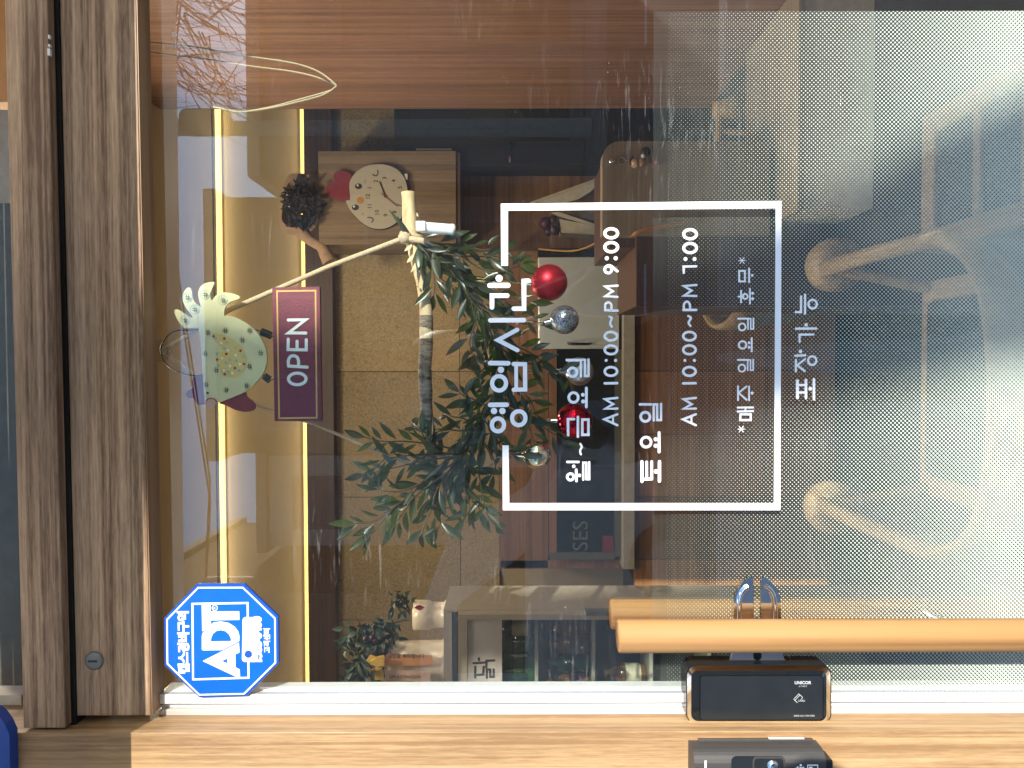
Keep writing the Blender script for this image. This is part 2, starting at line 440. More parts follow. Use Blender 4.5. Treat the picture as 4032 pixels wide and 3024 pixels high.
ORG = {}
def fixn(me):
    b = bmesh.new(); b.from_mesh(me); bmesh.ops.recalc_face_normals(b, faces=b.faces[:]); b.to_mesh(me); b.free()
def thing(name, label, cat, loc, group=None):
    o = bpy.data.objects.new(name, None); o.empty_display_size = .05; C.objects.link(o); o.location = loc
    o['label'] = label; o['category'] = cat
    if group: o['group'] = group
    ORG[o.name] = Vector(loc); return o
def part(name, mb, mat, parent, label=None, recalc=True):
    org = ORG[parent.name]; me = mb.mesh(name, org)
    if recalc: fixn(me)
    me.materials.append(MAT[mat]); o = bpy.data.objects.new(name, me); C.objects.link(o); o.parent = parent
    ORG[o.name] = org
    if label: o['label'] = label
    return o
def solo(name, mb, mat, label, cat, group=None, recalc=True):
    n = len(mb.v); org = Vector((sum(v.x for v in mb.v)/n, sum(v.y for v in mb.v)/n, min(v.z for v in mb.v)))
    me = mb.mesh(name, org)
    if recalc: fixn(me)
    me.materials.append(MAT[mat]); o = bpy.data.objects.new(name, me); C.objects.link(o); o.location = org
    o['label'] = label; o['category'] = cat
    if group: o['group'] = group
    ORG[o.name] = org; return o
def struct(name, mb, mat, kind='structure'):
    me = mb.mesh(name, Vector((0, 0, 0))); fixn(me); me.materials.append(MAT[mat])
    o = bpy.data.objects.new(name, me); C.objects.link(o); o['kind'] = kind; ORG[o.name] = Vector((0, 0, 0)); return o
def copy_thing(root, loc, label):
    r = root.copy(); C.objects.link(r); r.location = loc; r['label'] = label; ORG[r.name] = Vector(loc)
    for ch in list(root.children):
        c = ch.copy(); C.objects.link(c); c.parent = r
        for g in list(ch.children):
            d = g.copy(); C.objects.link(d); d.parent = c
    return r
def lettering(mb, txt, o, ex, ez, size, bold=0.0, align='CENTER', space=1.0):
    cu = bpy.data.curves.new('t', 'FONT'); cu.body = txt; cu.size = size; cu.align_x = align; cu.align_y = 'CENTER'
    cu.offset = bold; cu.space_character = space; cu.resolution_u = 3
    ob = bpy.data.objects.new('t', cu); C.objects.link(ob)
    dg = bpy.context.evaluated_depsgraph_get(); me = bpy.data.meshes.new_from_object(ob.evaluated_get(dg))
    o = Vector(o); ex = Vector(ex); ez = Vector(ez)
    mb.add([o+ex*v.co.x+ez*v.co.y for v in me.vertices], [list(p.vertices) for p in me.polygons])
    bpy.data.objects.remove(ob); bpy.data.curves.remove(cu); bpy.data.meshes.remove(me); return mb
EXU, EZU = (1, 0, 0), (0, 0, 1)          # upright writing
EXL, EZL = (0, 0, -1), (1, 0, 0)         # writing that runs down the door
def rrect(x0, y0, x1, y1, r, n=5):
    pts = []
    for cx, cy, a in ((x1-r, y0+r, -90), (x1-r, y1-r, 0), (x0+r, y1-r, 90), (x0+r, y0+r, 180)):
        for k in range(n+1):
            t = R(a+90*k/n); pts.append((cx+r*math.cos(t), cy+r*math.sin(t)))
    return pts
def smooth_path(pts, n=6):
    pts = [Vector(p) for p in pts]; out = []
    for i in range(len(pts)-1):
        p0 = pts[max(i-1, 0)]; p1 = pts[i]; p2 = pts[i+1]; p3 = pts[min(i+2, len(pts)-1)]
        for k in range(n):
            t = k/n
            out.append(.5*((2*p1)+(p2-p0)*t+(2*p0-5*p1+4*p2-p3)*t*t+(3*p1-p0-3*p2+p3)*t**3))
    out.append(pts[-1]); return out
def smooth2(l, n=4, closed=True):
    p = [Vector((a, b, 0)) for a, b in l]
    if closed: p = [p[-1]]+p+[p[0], p[1]]
    out = []
    rng = range(1, len(p)-2) if closed else range(len(p)-1)
    for i in rng:
        p0 = p[max(i-1, 0)]; p1 = p[i]; p2 = p[i+1]; p3 = p[min(i+2, len(p)-1)]
        for k in range(n):
            t = k/n; q = .5*((2*p1)+(p2-p0)*t+(2*p0-5*p1+4*p2-p3)*t*t+(3*p1-p0-3*p2+p3)*t**3); out.append((q.x, q.y))
    if not closed: out.append((p[-1].x, p[-1].y))
    return out
MMPX = 0.95/FPX   # metres per photo pixel at the glass

FLOOR = -1.45
TILT = .0058
def tiltv(mb, x0, z0):
    for v in mb.v: v.z += TILT*(v.x-x0)
def boxP(mb, x0, y0, x1, y1, yd, th, bev=0):
    """box whose front face on Y = yd covers the photo rectangle"""
    xm, ym = (x0+x1)/2, (y0+y1)/2
    mb.box(P(xm, y0, yd).x, P(xm, y1, yd).x, yd, yd+th, P(x0, ym, yd).z, P(x1, ym, yd).z, bev); return mb
def Xat(py, yd, px=2016): return P(px, py, yd).x
def Zat(px, yd, py=1512): return P(px, py, yd).z

# =================================================================== GROUND AND STREET
mb = MB(); mb.box(-60, 60, -4.2, .0, FLOOR-.35, FLOOR-.02); struct('pavement', mb, 'paving')
mb = MB(); mb.box(-60, 60, -4.35, -4.2, FLOOR-.35, FLOOR-.02); struct('kerb', mb, 'kerb_stone')
mb = MB(); mb.box(-60, 60, -11.5, -4.35, FLOOR-.4, FLOOR-.15); struct('road', mb, 'asphalt')
mb = MB()
for k in range(-8, 9): mb.box(k*5-1.2, k*5+1.2, -8.0, -7.87, FLOOR-.15, FLOOR-.146)
struct('road_markings', mb, 'road_paint')
mb = MB(); mb.box(-300, 300, -320, -11.5, FLOOR-.4, FLOOR-.02); struct('ground', mb, 'paving')
mb = MB(); mb.box(-300, 300, 12, 320, FLOOR-.4, FLOOR-.02); mb.box(-300, -6, 0, 12, FLOOR-.4, FLOOR-.02); mb.box(6, 300, 0, 12, FLOOR-.4, FLOOR-.02); struct('back_ground', mb, 'paving')
mb = MB(); mb.box(-6, 6, 0.0, 12, FLOOR-.3, FLOOR); struct('floor', mb, 'floor_tile')

# =================================================================== DOOR FRAME
zb = Zat(566, -.033)                      # underside of the header
XJ = Xat(2881, -.055)                     # reveal of the left jamb
t = thing('door_frame', 'wood laminate frame with a deep lintel and a side post around the glass door', 'door frame', (XJ, 0, FLOOR))
mb = MB(); mb.box(XJ+.0105, .5215, -.033, -.0006, zb, Zat(271, -.033), .0012); mb.box(XJ+.0105, .5215, -.0004, .03, zb+.036, Zat(271, -.033)-.001); tiltv(mb, 0, 0); part('lintel', mb, 'walnut_x', t)
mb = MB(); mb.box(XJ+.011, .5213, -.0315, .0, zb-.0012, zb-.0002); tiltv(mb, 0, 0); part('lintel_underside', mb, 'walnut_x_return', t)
mb = MB(); mb.box(XJ+.0035, .5217, -.050, -.036, Zat(222, -.05), Zat(57, -.05), .001); tiltv(mb, 0, 0); part('upper_beam', mb, 'walnut_x', t)
mb = MB(); mb.box(XJ+.0002, .5218, -.0355, .035, Zat(271, -.033)+.0003, Zat(57, -.05)-.004); tiltv(mb, 0, 0); part('shadow_gap', mb, 'black_wood', t)
mb = MB(); mb.box(XJ-.19, XJ, -.055, .06, FLOOR, 1.5, .0012); part('side_post', mb, 'walnut_z', t)
XQ = .522
mb = MB(); mb.box(XQ, XQ+.19, -.055, .06, FLOOR, 1.5, .0012); part('side_post', mb, 'walnut_z', t)
# cam lock cover on the lintel
c = P(373, 2600, -.033)
mb = MB(); mb.lathe(c, [(.0001, -.0030), (.0095, -.0030), (.0112, -.0022), (.0114, 0)], 36, 'Y'); q = part('lock_cap', mb, 'zinc', t, 'round grey key cap set in the wood')
mb = MB(); mb.box(c.x-.0012, c.x+.0012, c.y-.0036, c.y-.0029, c.z-.0045, c.z+.0068); part('key_slot', mb, 'print_dark', q)
# chips of bare core on the beam edge
mb = MB(); z0 = Zat(222, -.05)
for (py, a, b) in ((200, .004, .003), (175, .0016, .002), (140, .0022, .0018)):
    x = Xat(py, -.05); mb.box(x-a, x+a, -.0506, -.047, z0, z0+b)
part('chipped_edge', mb, 'plastic_white', t)

# transom over the frame
t = thing('transom_window', 'fixed glass strip above the lintel with a grey blind behind it', 'window', (0, .02, .62))
mb = MB(); boxP(mb, -60, 800, 80, 2735, .10, .03); part('blind', mb, 'paint_grey', t)
mb = MB(); boxP(mb, -60, 2738, 84, 2800, .02, .03); part('end_bracket', mb, 'paint_cream', t)
mb = MB(); boxP(mb, -60, -80, 60, 402, .05, .03); part('side_panel', mb, 'clock_orange', t)
mb = MB(); boxP(mb, -60, 430, 90, 800, .35, .03); part('tan_panel', mb, 'paint_cream', t)
# corner of a blue plate high on the post
mb = MB(); mb.plate(PX([(-80, 2770), (-10, 2812), (18, 2850), (36, 2890), (40, 3060), (-80, 3060)], lambda a, b: (a, b), -.071), .015)
o = solo('wall_plate', mb, 'sign_blue_edge', 'dark blue plate corner on the post beside the upper beam', 'sign')
# unseen pale fabric canopy added just above the picture: its edge draws the shadow on the post
zs = Zat(498, -.055)+.0015; ya = -.228
zc = zs + (SUN.z/-SUN.y)*(-ya-.055)
aw = thing('added_awning', 'unseen pale fabric canopy added above the shop door to shade its post', 'added_awning', (0, ya, zc))
mb = MB(); sec = [(ya, zc), (ya+.002, zc+.004), (-.052, zc+.235), (-.052, zc+.241), (ya-.002, zc+.006)]
vs = [(x, y, z) for x in (-1.6, 2.2) for y, z in sec]; mb.add(vs, [(i, (i+1) % 5, 5+(i+1) % 5, 5+i) for i in range(5)]+[(0, 1, 2, 3, 4), (9, 8, 7, 6, 5)])
part('fabric', mb, 'awning_cloth', aw)
mb = MB(); mb.tube([(-1.65, -.043, zc+.247), (2.25, -.043, zc+.247)], .008, 10); part('roller_rod', mb, 'white_metal', aw)

# =================================================================== GLASS DOOR
XS = Xat(2735, .0)      # where the white stile begins
door = thing('glass_door', 'glass shop door with white stile, dotted film and white opening hours', 'door', (0, 0, FLOOR))
mb = MB(); mb.box(XS-.012, .5205, 0, .010, FLOOR+.03, zb+.03); pane = part('glass_pane', mb, 'door_glass', door)
mb = MB()
xa, xb, xc, xd = Xat(2733, -.012), Xat(2769, -.012), Xat(2791, -.010), Xat(2831, -.010)
mb.box(xb, xa, -.012, .0265, FLOOR+.01, zb-.0015, .001); part('glazing_bead', mb, 'white_metal', door)
mb = MB(); mb.box(xc+.0003, xb-.0003, -.004, .0255, FLOOR+.01, zb-.0016); part('groove', mb, 'white_metal', door)
mb = MB(); mb.box(xd, xc, -.010, .027, FLOOR+.01, zb-.0014, .001); part('stile', mb, 'cream_metal', door)
mb = MB(); mb.box(Xat(2737, -.0125), xa+.0001, -.0105, -.0035, FLOOR+.01, zb-.0018); part('rubber_seal', mb, 'clear_plastic', door)
# printed film
ZF = Zat(2570, .0106); ZD = Zat(2625, .0106); filmmat(ZD-FLOOR, Zat(3950, .0106)-FLOOR)
mb = MB(); mb.box(XS+.0006, Xat(48, .0106), .0104, .0108, FLOOR+.06, ZF); part('dot_film', mb, 'dot_print', pane)
# ---- opening hours, stroke by stroke
LT = MB(); KY = [0]
YL = -.0004
def st(z, pts, wd):
    KY[0] += 1; LT.ribbon(PX(pts, z, YL), wd/z.s*MMPX, -KY[0]*1.2e-5)
def rg(z, cx, cy, rx, ry, wd, n=26):
    KY[0] += 1; LT.ribbon(PX([(cx+rx*math.cos(2*math.pi*k/n), cy+ry*math.sin(2*math.pi*k/n)) for k in range(n)], z, YL), wd/z.s*MMPX, -KY[0]*1.2e-5, True)
def rc(z, x0, y0, x1, y1, wd):
    KY[0] += 1; LT.ribbon(PX([(x0, y0), (x1, y0), (x1, y1), (x0, y1)], z, YL), wd/z.s*MMPX, -KY[0]*1.2e-5, True)
def dt(z, cx, cy, r):
    KY[0] += 1; LT.disc(P(*z(cx, cy), YL), r/z.s*MMPX, -KY[0]*1.2e-5)
class Zm:
    def __init__(s, x0, y0, sc): s.x0, s.y0, s.s = x0, y0, sc
    def __call__(s, a, b): return (s.x0+a/s.s, s.y0+b/s.s)
A = Zm(1900, 700, 2.765); B = Zm(1900, 1200, 2.765); Cc = Zm(2200, 700, 2.7657); D = Zm(2200, 1250, 2.2117); E = Zm(2700, 850, 3.0167); F = Zm(2700, 1250, 3.0167)
W = 50
st(A, [(268, 1283), (103, 1283), (103, 1412)], W); st(A, [(78, 1172), (278, 1172)], W+4); dt(A, 180, 1095, 38); st(A, [(340, 1425), (452, 1425), (450, 1125), (500, 1122)], W)
st(A, [(85, 1552), (450, 1550)], W); st(B, [(378, 272), (168, 385), (380, 495)], W-4)
st(B, [(82, 635), (280, 637)], W); dt(B, 200, 708, 35); rg(B, 180, 855, 76, 78, W-4); st(B, [(338, 645), (462, 648), (464, 922), (340, 925)], W-4); st(B, [(366, 668), (366, 902)], W-10)
st(B, [(82, 1090), (264, 1088)], W); dt(B, 125, 1157, 35); dt(B, 216, 1157, 35); rg(B, 168, 1308, 66, 70, W-4); rg(B, 394, 1235, 73, 76, W-4)
# second line
st(B, [(918, 603), (1046, 603)], 30); rg(B, 982, 735, 47, 47, 30); st(B, [(1071, 782), (1071, 600), (1115, 600), (1115, 775), (1154, 775), (1154, 595)], 25)
rg(B, 990, 1010, 51, 53, 30); dt(B, 1092, 980, 21); dt(B, 1095, 1053, 22); st(B, [(1130, 907), (1130, 1112)], 30)
st(B, [(932, 1420), (930, 1245), (996, 1245)], 28); st(B, [(1038, 1222), (1038, 1436)], 28); rc(B, 1086, 1250, 1152, 1415, 28)
st(B, smooth2([(1064, 1515), (1080, 1548), (1062, 1588), (1070, 1628)], 4, False), 22)
rg(D, 102, 1388, 28, 28, 22); st(D, [(152, 1326), (154, 1424)], 22); dt(D, 180, 1375, 15); st(D, [(75, 1258), (172, 1258)], 21); dt(D, 131, 1296, 15)
st(D, [(213, 1412), (213, 1264), (240, 1264), (240, 1408), (265, 1408), (265, 1260)], 18)
# third line
for (z, x0, dots) in ((Cc, 571, (523, 620)), (Cc, 1430, (1380, 1478))):
    y0 = 605 if x0 == 571 else 615
    rg(z, x0, y0, 70, 50, 32); rg(z, x0, y0+151, 70, 51, 32); dt(z, dots[0], 877 if x0 == 571 else 885, 22); dt(z, dots[1], 877 if x0 == 571 else 885, 22)
rg(Cc, 538, 1000, 38, 38, 28); st(Cc, smooth2([(505, 975), (540, 955), (575, 965), (605, 992), (638, 1018)], 3, False), 28)
st(Cc, [(640, 1175), (508, 1185), (588, 1236), (508, 1290), (640, 1298)], 25)
st(Cc, [(503, 1442), (640, 1448)], 27); st(Cc, smooth2([(507, 1440), (505, 1385), (528, 1358), (560, 1365), (574, 1400), (572, 1442)], 3, False), 25)
st(Cc, smooth2([(552, 1512), (578, 1535), (558, 1585), (578, 1622)], 4, False), 24)
for (x0, c0, c1) in ((454, 413, 495), (1137, 1098, 1180)):
    rg(D, x0, 163, 54, 37, 22); rg(D, x0, 282, 54, 38, 22); dt(D, c0, 374, 13); dt(D, c1, 374, 14); rg(D, x0, 470, 54, 38, 22)
    st(D, [(x0-54, 574), (x0+54, 572)], 22); st(D, [(x0+56, 700), (x0-50, 712), (x0+20, 755), (x0-50, 795), (x0+56, 793)], 20)
    st(D, [(x0+56, 843), (x0-56, 887), (x0+56, 938)], 20); st(D, [(x0+18, 862), (x0+18, 918)], 18)
# fourth line
st(D, [(705, 757), (803, 757)], 22); rg(D, 753, 865, 40, 40, 24); st(D, [(826, 897), (826, 757), (856, 757), (856, 893), (890, 893), (890, 752)], 20)
rg(D, 760, 1085, 43, 43, 24); dt(D, 843, 1060, 18); dt(D, 843, 1117, 18); st(D, [(873, 1003), (873, 1170)], 26)
st(D, [(724, 1428), (724, 1255)], 26); st(D, [(765, 1400), (765, 1257)], 22); st(D, [(724, 1408), (808, 1405), (808, 1255)], 24); dt(D, 845, 1340, 19); st(D, [(876, 1256), (876, 1424)], 28)
# fifth line
st(Cc, [(1360, 1036), (1358, 968), (1495, 965)], 26); st(Cc, [(1497, 1168), (1362, 1180), (1445, 1230), (1362, 1285), (1497, 1288)], 25)
st(Cc, [(1355, 1440), (1495, 1440)], 27); st(Cc, smooth2([(1362, 1438), (1362, 1378), (1388, 1350), (1415, 1360), (1428, 1395), (1428, 1438)], 3, False), 25)
st(Cc, smooth2([(1408, 1505), (1438, 1528), (1412, 1578), (1434, 1614)], 4, False), 24)
# sixth line
def star(z, x, y): st(z, [(x-38, y), (x+40, y)], 9); st(z, [(x-24, y-34), (x+26, y+36)], 9); st(z, [(x+26, y-36), (x-24, y+36)], 9)
star(E, 665, 532); rc(E, 632, 655, 700, 780, 22); st(E, [(750, 628), (750, 788)], 22); dt(E, 788, 708, 16)
st(E, [(622, 960), (650, 960)], 20); st(E, [(654, 890), (654, 1028)], 22); rg(E, 704, 958, 28, 30, 20); st(E, [(760, 865), (760, 1043)], 20); dt(E, 791, 920, 17); dt(E, 791, 985, 17)
for (z, dx, dy) in ((E, 0, 0), (F, -3, -718)):
    st(z, [(618+dx, 1222+dy), (735+dx, 1222+dy)], 22); rg(z, 667+dx, 1320+dy, 40, 42, 20); st(z, [(736+dx, 1348+dy), (736+dx, 1222+dy), (769+dx, 1222+dy), (769+dx, 1345+dy), (801+dx, 1345+dy), (801+dx, 1218+dy)], 17)
rg(E, 672, 1533, 44, 44, 22); dt(E, 750, 1508, 17); dt(E, 750, 1562, 17); st(E, [(781, 1452), (781, 1610)], 22)
st(F, [(618, 818), (618, 983)], 22); st(F, [(720, 818), (625, 895), (720, 978)], 20); st(F, [(749, 818), (749, 983)], 21); dt(F, 785, 898, 18)
st(F, [(614, 1070), (795, 1068)], 24); st(F, [(614, 1116), (795, 1112)], 24); st(F, [(706, 1078), (706, 1108)], 22); rc(F, 645, 1150, 768, 1218, 26); star(F, 655, 1325)
# seventh line
st(E, [(1304, 1145), (1365, 1145), (1365, 958)], 26); st(E, [(1413, 938), (1413, 1163)], 26); rg(E, 1502, 1050, 50, 52, 26)
st(E, [(1348, 1496), (1348, 1412), (1512, 1410)], 26); st(E, [(1306, 1341), (1545, 1339)], 28); dt(E, 1425, 1295, 21)
dt(F, 1357, 403, 21); st(F, [(1296, 455), (1413, 450)], 28); st(F, [(1303, 503), (1303, 642)], 26); st(F, [(1410, 497), (1318, 568), (1410, 638)], 24); rg(F, 1497, 513, 49, 51, 26)
st(F, [(1322, 752), (1322, 955)], 36); st(F, [(1422, 742), (1422, 958)], 32); st(F, [(1330, 802), (1415, 802)], 28); st(F, [(1330, 890), (1415, 890)], 28); dt(F, 1475, 845, 23); st(F, [(1517, 733), (1517, 972)], 30)
# glass maker's stamp near the top edge
SM = MB(); GZ = Zm(0, 0, 1.646); ks_ = MMPX/1.646
SM.ribbon(PX([(1130+15*math.cos(k*.3927), 224+15*math.sin(k*.3927)) for k in range(16)], GZ, YL), 6*ks_, 0, True)
for q in ([(1122, 216), (1138, 232)], [(1122, 232), (1130, 224)], [(1165, 212), (1165, 236)], [(1122, 258), (1122, 312)], [(1140, 256), (1140, 308)], [(1165, 262), (1165, 315)]):
    SM.ribbon(PX(q, GZ, YL), 4*ks_, -rnd.random()*2e-4)
part('glass_stamp', SM, 'print_dark', pane, recalc=False)
# box rule round the hours
def quad(pts):
    KY[0] += 1; v = [P(a, b, YL) for a, b in pts]; y = YL-KY[0]*1.2e-5
    LT.add([(q.x, y, q.z) for q in v], [(0, 1, 2, 3)])
quad([(1972, 803), (3075, 792), (3075.6, 821), (1972.3, 831)]); quad([(1972.3, 831.3), (2000, 831.3), (2000, 1047), (1973.5, 1047)])
quad([(1978, 1753), (2003, 1753), (2005, 1979), (1980, 1979)]); quad([(1980, 1980), (3045, 1980), (3071, 2008), (1980, 2008)]); quad([(3052, 821.4), (3075.5, 821.4), (3071, 2007.6), (3045.4, 1979.5)])
part('opening_hours', LT, 'vinyl_white', pane, 'white vinyl opening hours in a thin white box', recalc=False)
# ---- pull bars
for (py, yy, px0, r, lab) in ((2504, -.044, 2432, .0199, 'outer light wood pull bar'), (2418, .054, 2404, .0199, 'inner light wood pull bar seen through the glass')):
    x = Xat(py, yy, 2800); z = Zat(px0, yy, py)
    mb = MB(); mb.lathe((x, yy, z), [(.0002, 0), (r-.0016, 0), (r, -.0016), (r, -1.0), (.0002, -1.0)], 40)
    hb = part('pull_bar', mb, 'bar_wood', door, lab)
    mb = MB()
    for zz in (z-.42, z-.9): mb.lathe((x, yy, zz), [(.011, 0), (.011, -yy+(.0 if yy < 0 else .010))], 16, 'Y')
    part('standoff', mb, 'chrome', hb)
# ---- electronic lock on the glass
def lk(l, y): return [P(2640+a/2.553, 2230+b/2.553, y) for a, b in l]
lock = part('door_lock', MB().plate(lk(rrect(158, 985, 1618, 1588, 105), -.028), .027), 'gloss_black', door, 'black glossy electronic lock box with a chrome rim')
mb = MB()
oo, ii = rrect(168, 997, 1608, 1580, 98), rrect(208, 1048, 1568, 1555, 70)
a = lk(oo, -.0285); b = lk(ii, -.0345); n = len(a)
mb.add(a+b, [(i, (i+1) % n, n+(i+1) % n, n+i) for i in range(n)], True); part('chrome_rim', mb, 'chrome', lock)
mb = MB(); a = lk(ii, -.0344); b = lk(rrect(292, 1098, 1538, 1550, 40), -.0318); mb.add(a+b, [(i, (i+1) % n, n+(i+1) % n, n+i) for i in range(n)]); part('bezel', mb, 'gloss_black', lock)
mb = MB().plate(lk(rrect(302, 1104, 1530, 1546, 34), -.0322), .003); part('cover', mb, 'satin_black', lock)
mb = MB(); cpt = lambda a, b, k=0: P(2640+a/2.553, 2230+b/2.553, -.0324-k*2e-5); sz = MMPX/2.553
lettering(mb, 'UNICOR', cpt(1330, 1171), EXL, EZL, 42*sz, .0012*0+.03*42*sz, space=1.0)
lettering(mb, 'G T 8 0 0', cpt(1330, 1206, 1), EXL, EZL, 20*sz)
lettering(mb, 'CARD', cpt(1318, 1352, 2), EXL, EZL, 26*sz); lettering(mb, '24HR A/S 1544-4285', cpt(1345, 1503, 3), EXL, EZL, 24*sz)
Lz = Zm(2640, 2230, 2.553)
for q in ([(1238, 1336), (1290, 1282), (1330, 1318)], [(1238, 1336), (1275, 1370)], [(1252, 1345), (1302, 1293)], [(1330, 1318), (1312, 1338)]): mb.ribbon(PX(q, Lz, -.0325), 5*sz)
part('printing', mb, 'print_grey', lock, recalc=False)
# chrome claw plate behind the bar
mb = MB()
cl = [(560, 985), (610, 930), (635, 870), (632, 560), (640, 330), (672, 230), (735, 150), (790, 108), (822, 112), (834, 140), (834, 520), (912, 520), (912, 140), (924, 112), (955, 108), (1010, 150), (1075, 230), (1108, 330), (1114, 560), (1120, 870), (1145, 930), (1205, 985)]
mb.plate(lk(cl, -.014), .006); claw = part('claw_plate', mb, 'chrome', lock, 'chrome forked claw plate above the lock box')
mb = MB()
for pth in ([(690, 560), (690, 400), (700, 320), (735, 245), (785, 205)], [(1055, 560), (1050, 400), (1042, 320), (1010, 245), (962, 205)]):
    mb.tube(smooth_path(lk(pth, -.0155), 4), .0042*.8, 10)
part('raised_rib', mb, 'chrome', claw)
mb = MB().plate(lk([(545, 985), (600, 940), (625, 868), (1122, 868), (1150, 940), (1215, 985)], -.0152), .001, [lk(rrect(835, 860, 918, 948, 38), -.0152)] if False else ()); part('lower_plate', mb, 'satin_silver', claw)
mb = MB().plate(lk(rrect(832, 850, 916, 945, 40), -.0156), .0003); part('slot', mb, 'satin_black', claw)

# strike box on the post
sb = thing('strike_box', 'grey metal strike box with a latch recess on the left door post', 'lock', (Xat(2960, -.0810), -.0550, Zat(2995, -.0810)))
def kb(l, y): return [P(2700+a/3.403, 2850+b/3.403, y) for a, b in l]
zt, zl = kb([(120, 0)], -.0870)[0].z, kb([(1890, 0)], -.0870)[0].z
xt = P(2990, 2914, -.0555).x
mb = MB(); prof = [(xt, -.0555), (xt, -.0710)]+[(xt-.016+.016*math.cos(R(a)), -.0710-.016*math.sin(R(a))) for a in range(15, 91, 15)]+[(xt-.13, -.0870), (xt-.13, -.0555)]
vs = [(x, y, zt) for x, y in prof]+[(x, y, zl) for x, y in prof]; n = len(prof)
mb.add(vs, [(i, (i+1) % n, n+(i+1) % n, n+i) for i in range(n)]+[tuple(range(n)), tuple(range(n, 2*n))]); bodyk = part('housing', mb, 'gunmetal', sb)
mb = MB(); mb.box(xt-.12, xt+.0030, -.0595, -.0552, kb([(175, 0)], -.0610)[0].z, kb([(1720, 0)], -.0610)[0].z, .001); part('back_plate', mb, 'gunmetal', sb)
mb = MB(); mb.box(xt-.13, xt-.012, -.0810, -.0555, zl-.0002, zl-.011, .002); part('side_shadow', mb, 'satin_black', sb)  # black block built for the shadow at the lower side of the box
mb = MB(); mb.box(xt+.0031, xt+.0034, -.0594, -.0558, kb([(1125, 0)], -.0610)[0].z, kb([(1600, 0)], -.0610)[0].z); part('sticker', mb, 'vinyl_white', sb)
mb = MB().plate(kb(rrect(612, 432, 1332, 900, 70), -.0874), .0003); part('recess', mb, 'satin_black', sb)
mb = MB().plate(kb(rrect(898, 442, 1330, 900, 60), -.0882), .0007, [kb(rrect(918, 466, 1310, 880, 45), -.0882)]); part('latch_rim', mb, 'gunmetal', sb)
mb = MB(); mb.lathe(kb([(1165, 560)], -.0870)[0]+Vector((0, 0, 0)), [(.0002, -.004), (.005, -.0035), (.007, 0)], 16, 'Y'); part('latch_tip', mb, 'chrome', sb)
mb = MB(); k2 = Zm(2700, 2850, 3.403)
mb.ribbon(PX([(266, 500), (266, 760)], k2, -.0873), 22/3.403*MMPX); part('indicator_bar', mb, 'vinyl_white', sb)
mb = MB()
mb.plate(kb([(1628, 548), (1775, 548), (1775, 700), (1628, 700)], -.0873), .0002, [kb([(1640, 560), (1763, 560), (1763, 700.5-2), (1640, 700.5-2)], -.0873)])
mb.plate(kb([(1655, 575), (1700, 575), (1700, 690), (1655, 690)], -.0873), .0002)
for a, b, r in ((1542, 556, 15), (1500, 585, 13), (1575, 590, 13), (1478, 600, 10), (1540, 600, 20)): mb.disc(kb([(a, b)], -.0874)[0], r/3.403*MMPX)
part('icons', mb, 'vinyl_white', sb, recalc=False)

# =================================================================== OCTAGON SECURITY SIGN
def ad(l, y): return [P(620+a/3.318, 2260+b/3.318, y) for a, b in l]
AZ = Zm(620, 2260, 3.318); sz = MMPX/3.318
sg = thing('security_sign', 'blue eight sided security sign with white letters in the upper corner of the door', 'sign', ad([(830, 860)], -.014)[0])
octo = [(515, 130), (1135, 130), (1578, 552), (1585, 1165), (1165, 1592), (548, 1612), (95, 1195), (88, 578)]
mb = MB().plate(ad(octo, -.017), .004); part('plate', mb, 'sign_blue_edge', sg)
inn = [(523, 160), (1124, 158), (1556, 568), (1562, 1162), (1146, 1582), (547, 1596), (113, 1183), (108, 588)]
mb = MB().plate(ad(inn, -.0173), .0002); part('face', mb, 'sign_blue', sg)
mb = MB()
mb.ribbon(ad([(530, 180), (1115, 178), (1535, 580), (1540, 1160), (1130, 1566), (546, 1578), (130, 1172), (125, 596)], -.0175), 19*sz, 0, True)
mb.ribbon(ad([(456, 391), (1178, 379), (1190, 1356), (465, 1378)], -.01752), 24*sz, 0, True)
part('white_rules', mb, 'vinyl_white', sg, recalc=False)
mb = MB()
mb.plate(ad([(578, 400), (692, 398), (692, 490), (1068, 488), (1070, 600), (697, 606), (705, 735), (690, 745), (585, 747)], -.0177), .0001)
mb.plate(ad([(592, 998), (580, 985), (580, 805), (596, 765), (625, 752), (702, 750), (708, 660), (735, 632), (830, 622), (930, 640), (1010, 690), (1055, 750), (1070, 810), (1068, 880), (840, 995)], -.01772), .0001, [ad([(697, 882), (700, 840), (725, 780), (770, 745), (830, 733), (890, 748), (935, 790), (960, 840), (962, 878)], -.01772)])
mb.plate(ad([(592, 1138), (1065, 897), (1072, 1025), (1017, 1050), (1020, 1218), (1075, 1250), (1080, 1352), (1040, 1350)], -.01774), .0001, [ad([(840, 1138), (913, 1103), (913, 1170)], -.01774)])
mb.ribbon([P(*AZ(748+34*math.cos(k*.3142), 443+34*math.sin(k*.3142)), -.01776) for k in range(20)], 9*sz, 0, True)
lettering(mb, 'R', P(*AZ(748, 443), -.01778), EXU, EZU, 44*sz)
part('big_letters', mb, 'vinyl_white', sg)
mb = MB(); lettering(mb, '캡스경비구역', P(*AZ(350, 890), -.0178), EXU, EZU, 158*sz, .045*158*sz, space=.90)
lettering(mb, '1588-6400', P(*AZ(1308, 865), -.01782), EXU, EZU, 165*sz, .045*165*sz, space=.86); lettering(mb, '고객센터', P(*AZ(1436, 868), -.01784), EXU, EZU, 90*sz, .03*90*sz)
part('small_letters', mb, 'vinyl_white', sg)
def rot(l, cx, cy, a):
    c, s_ = math.cos(R(a)), math.sin(R(a)); return [(cx+(x-cx)*c-(y-cy)*s_, cy+(x-cx)*s_+(y-cy)*c) for x, y in l]
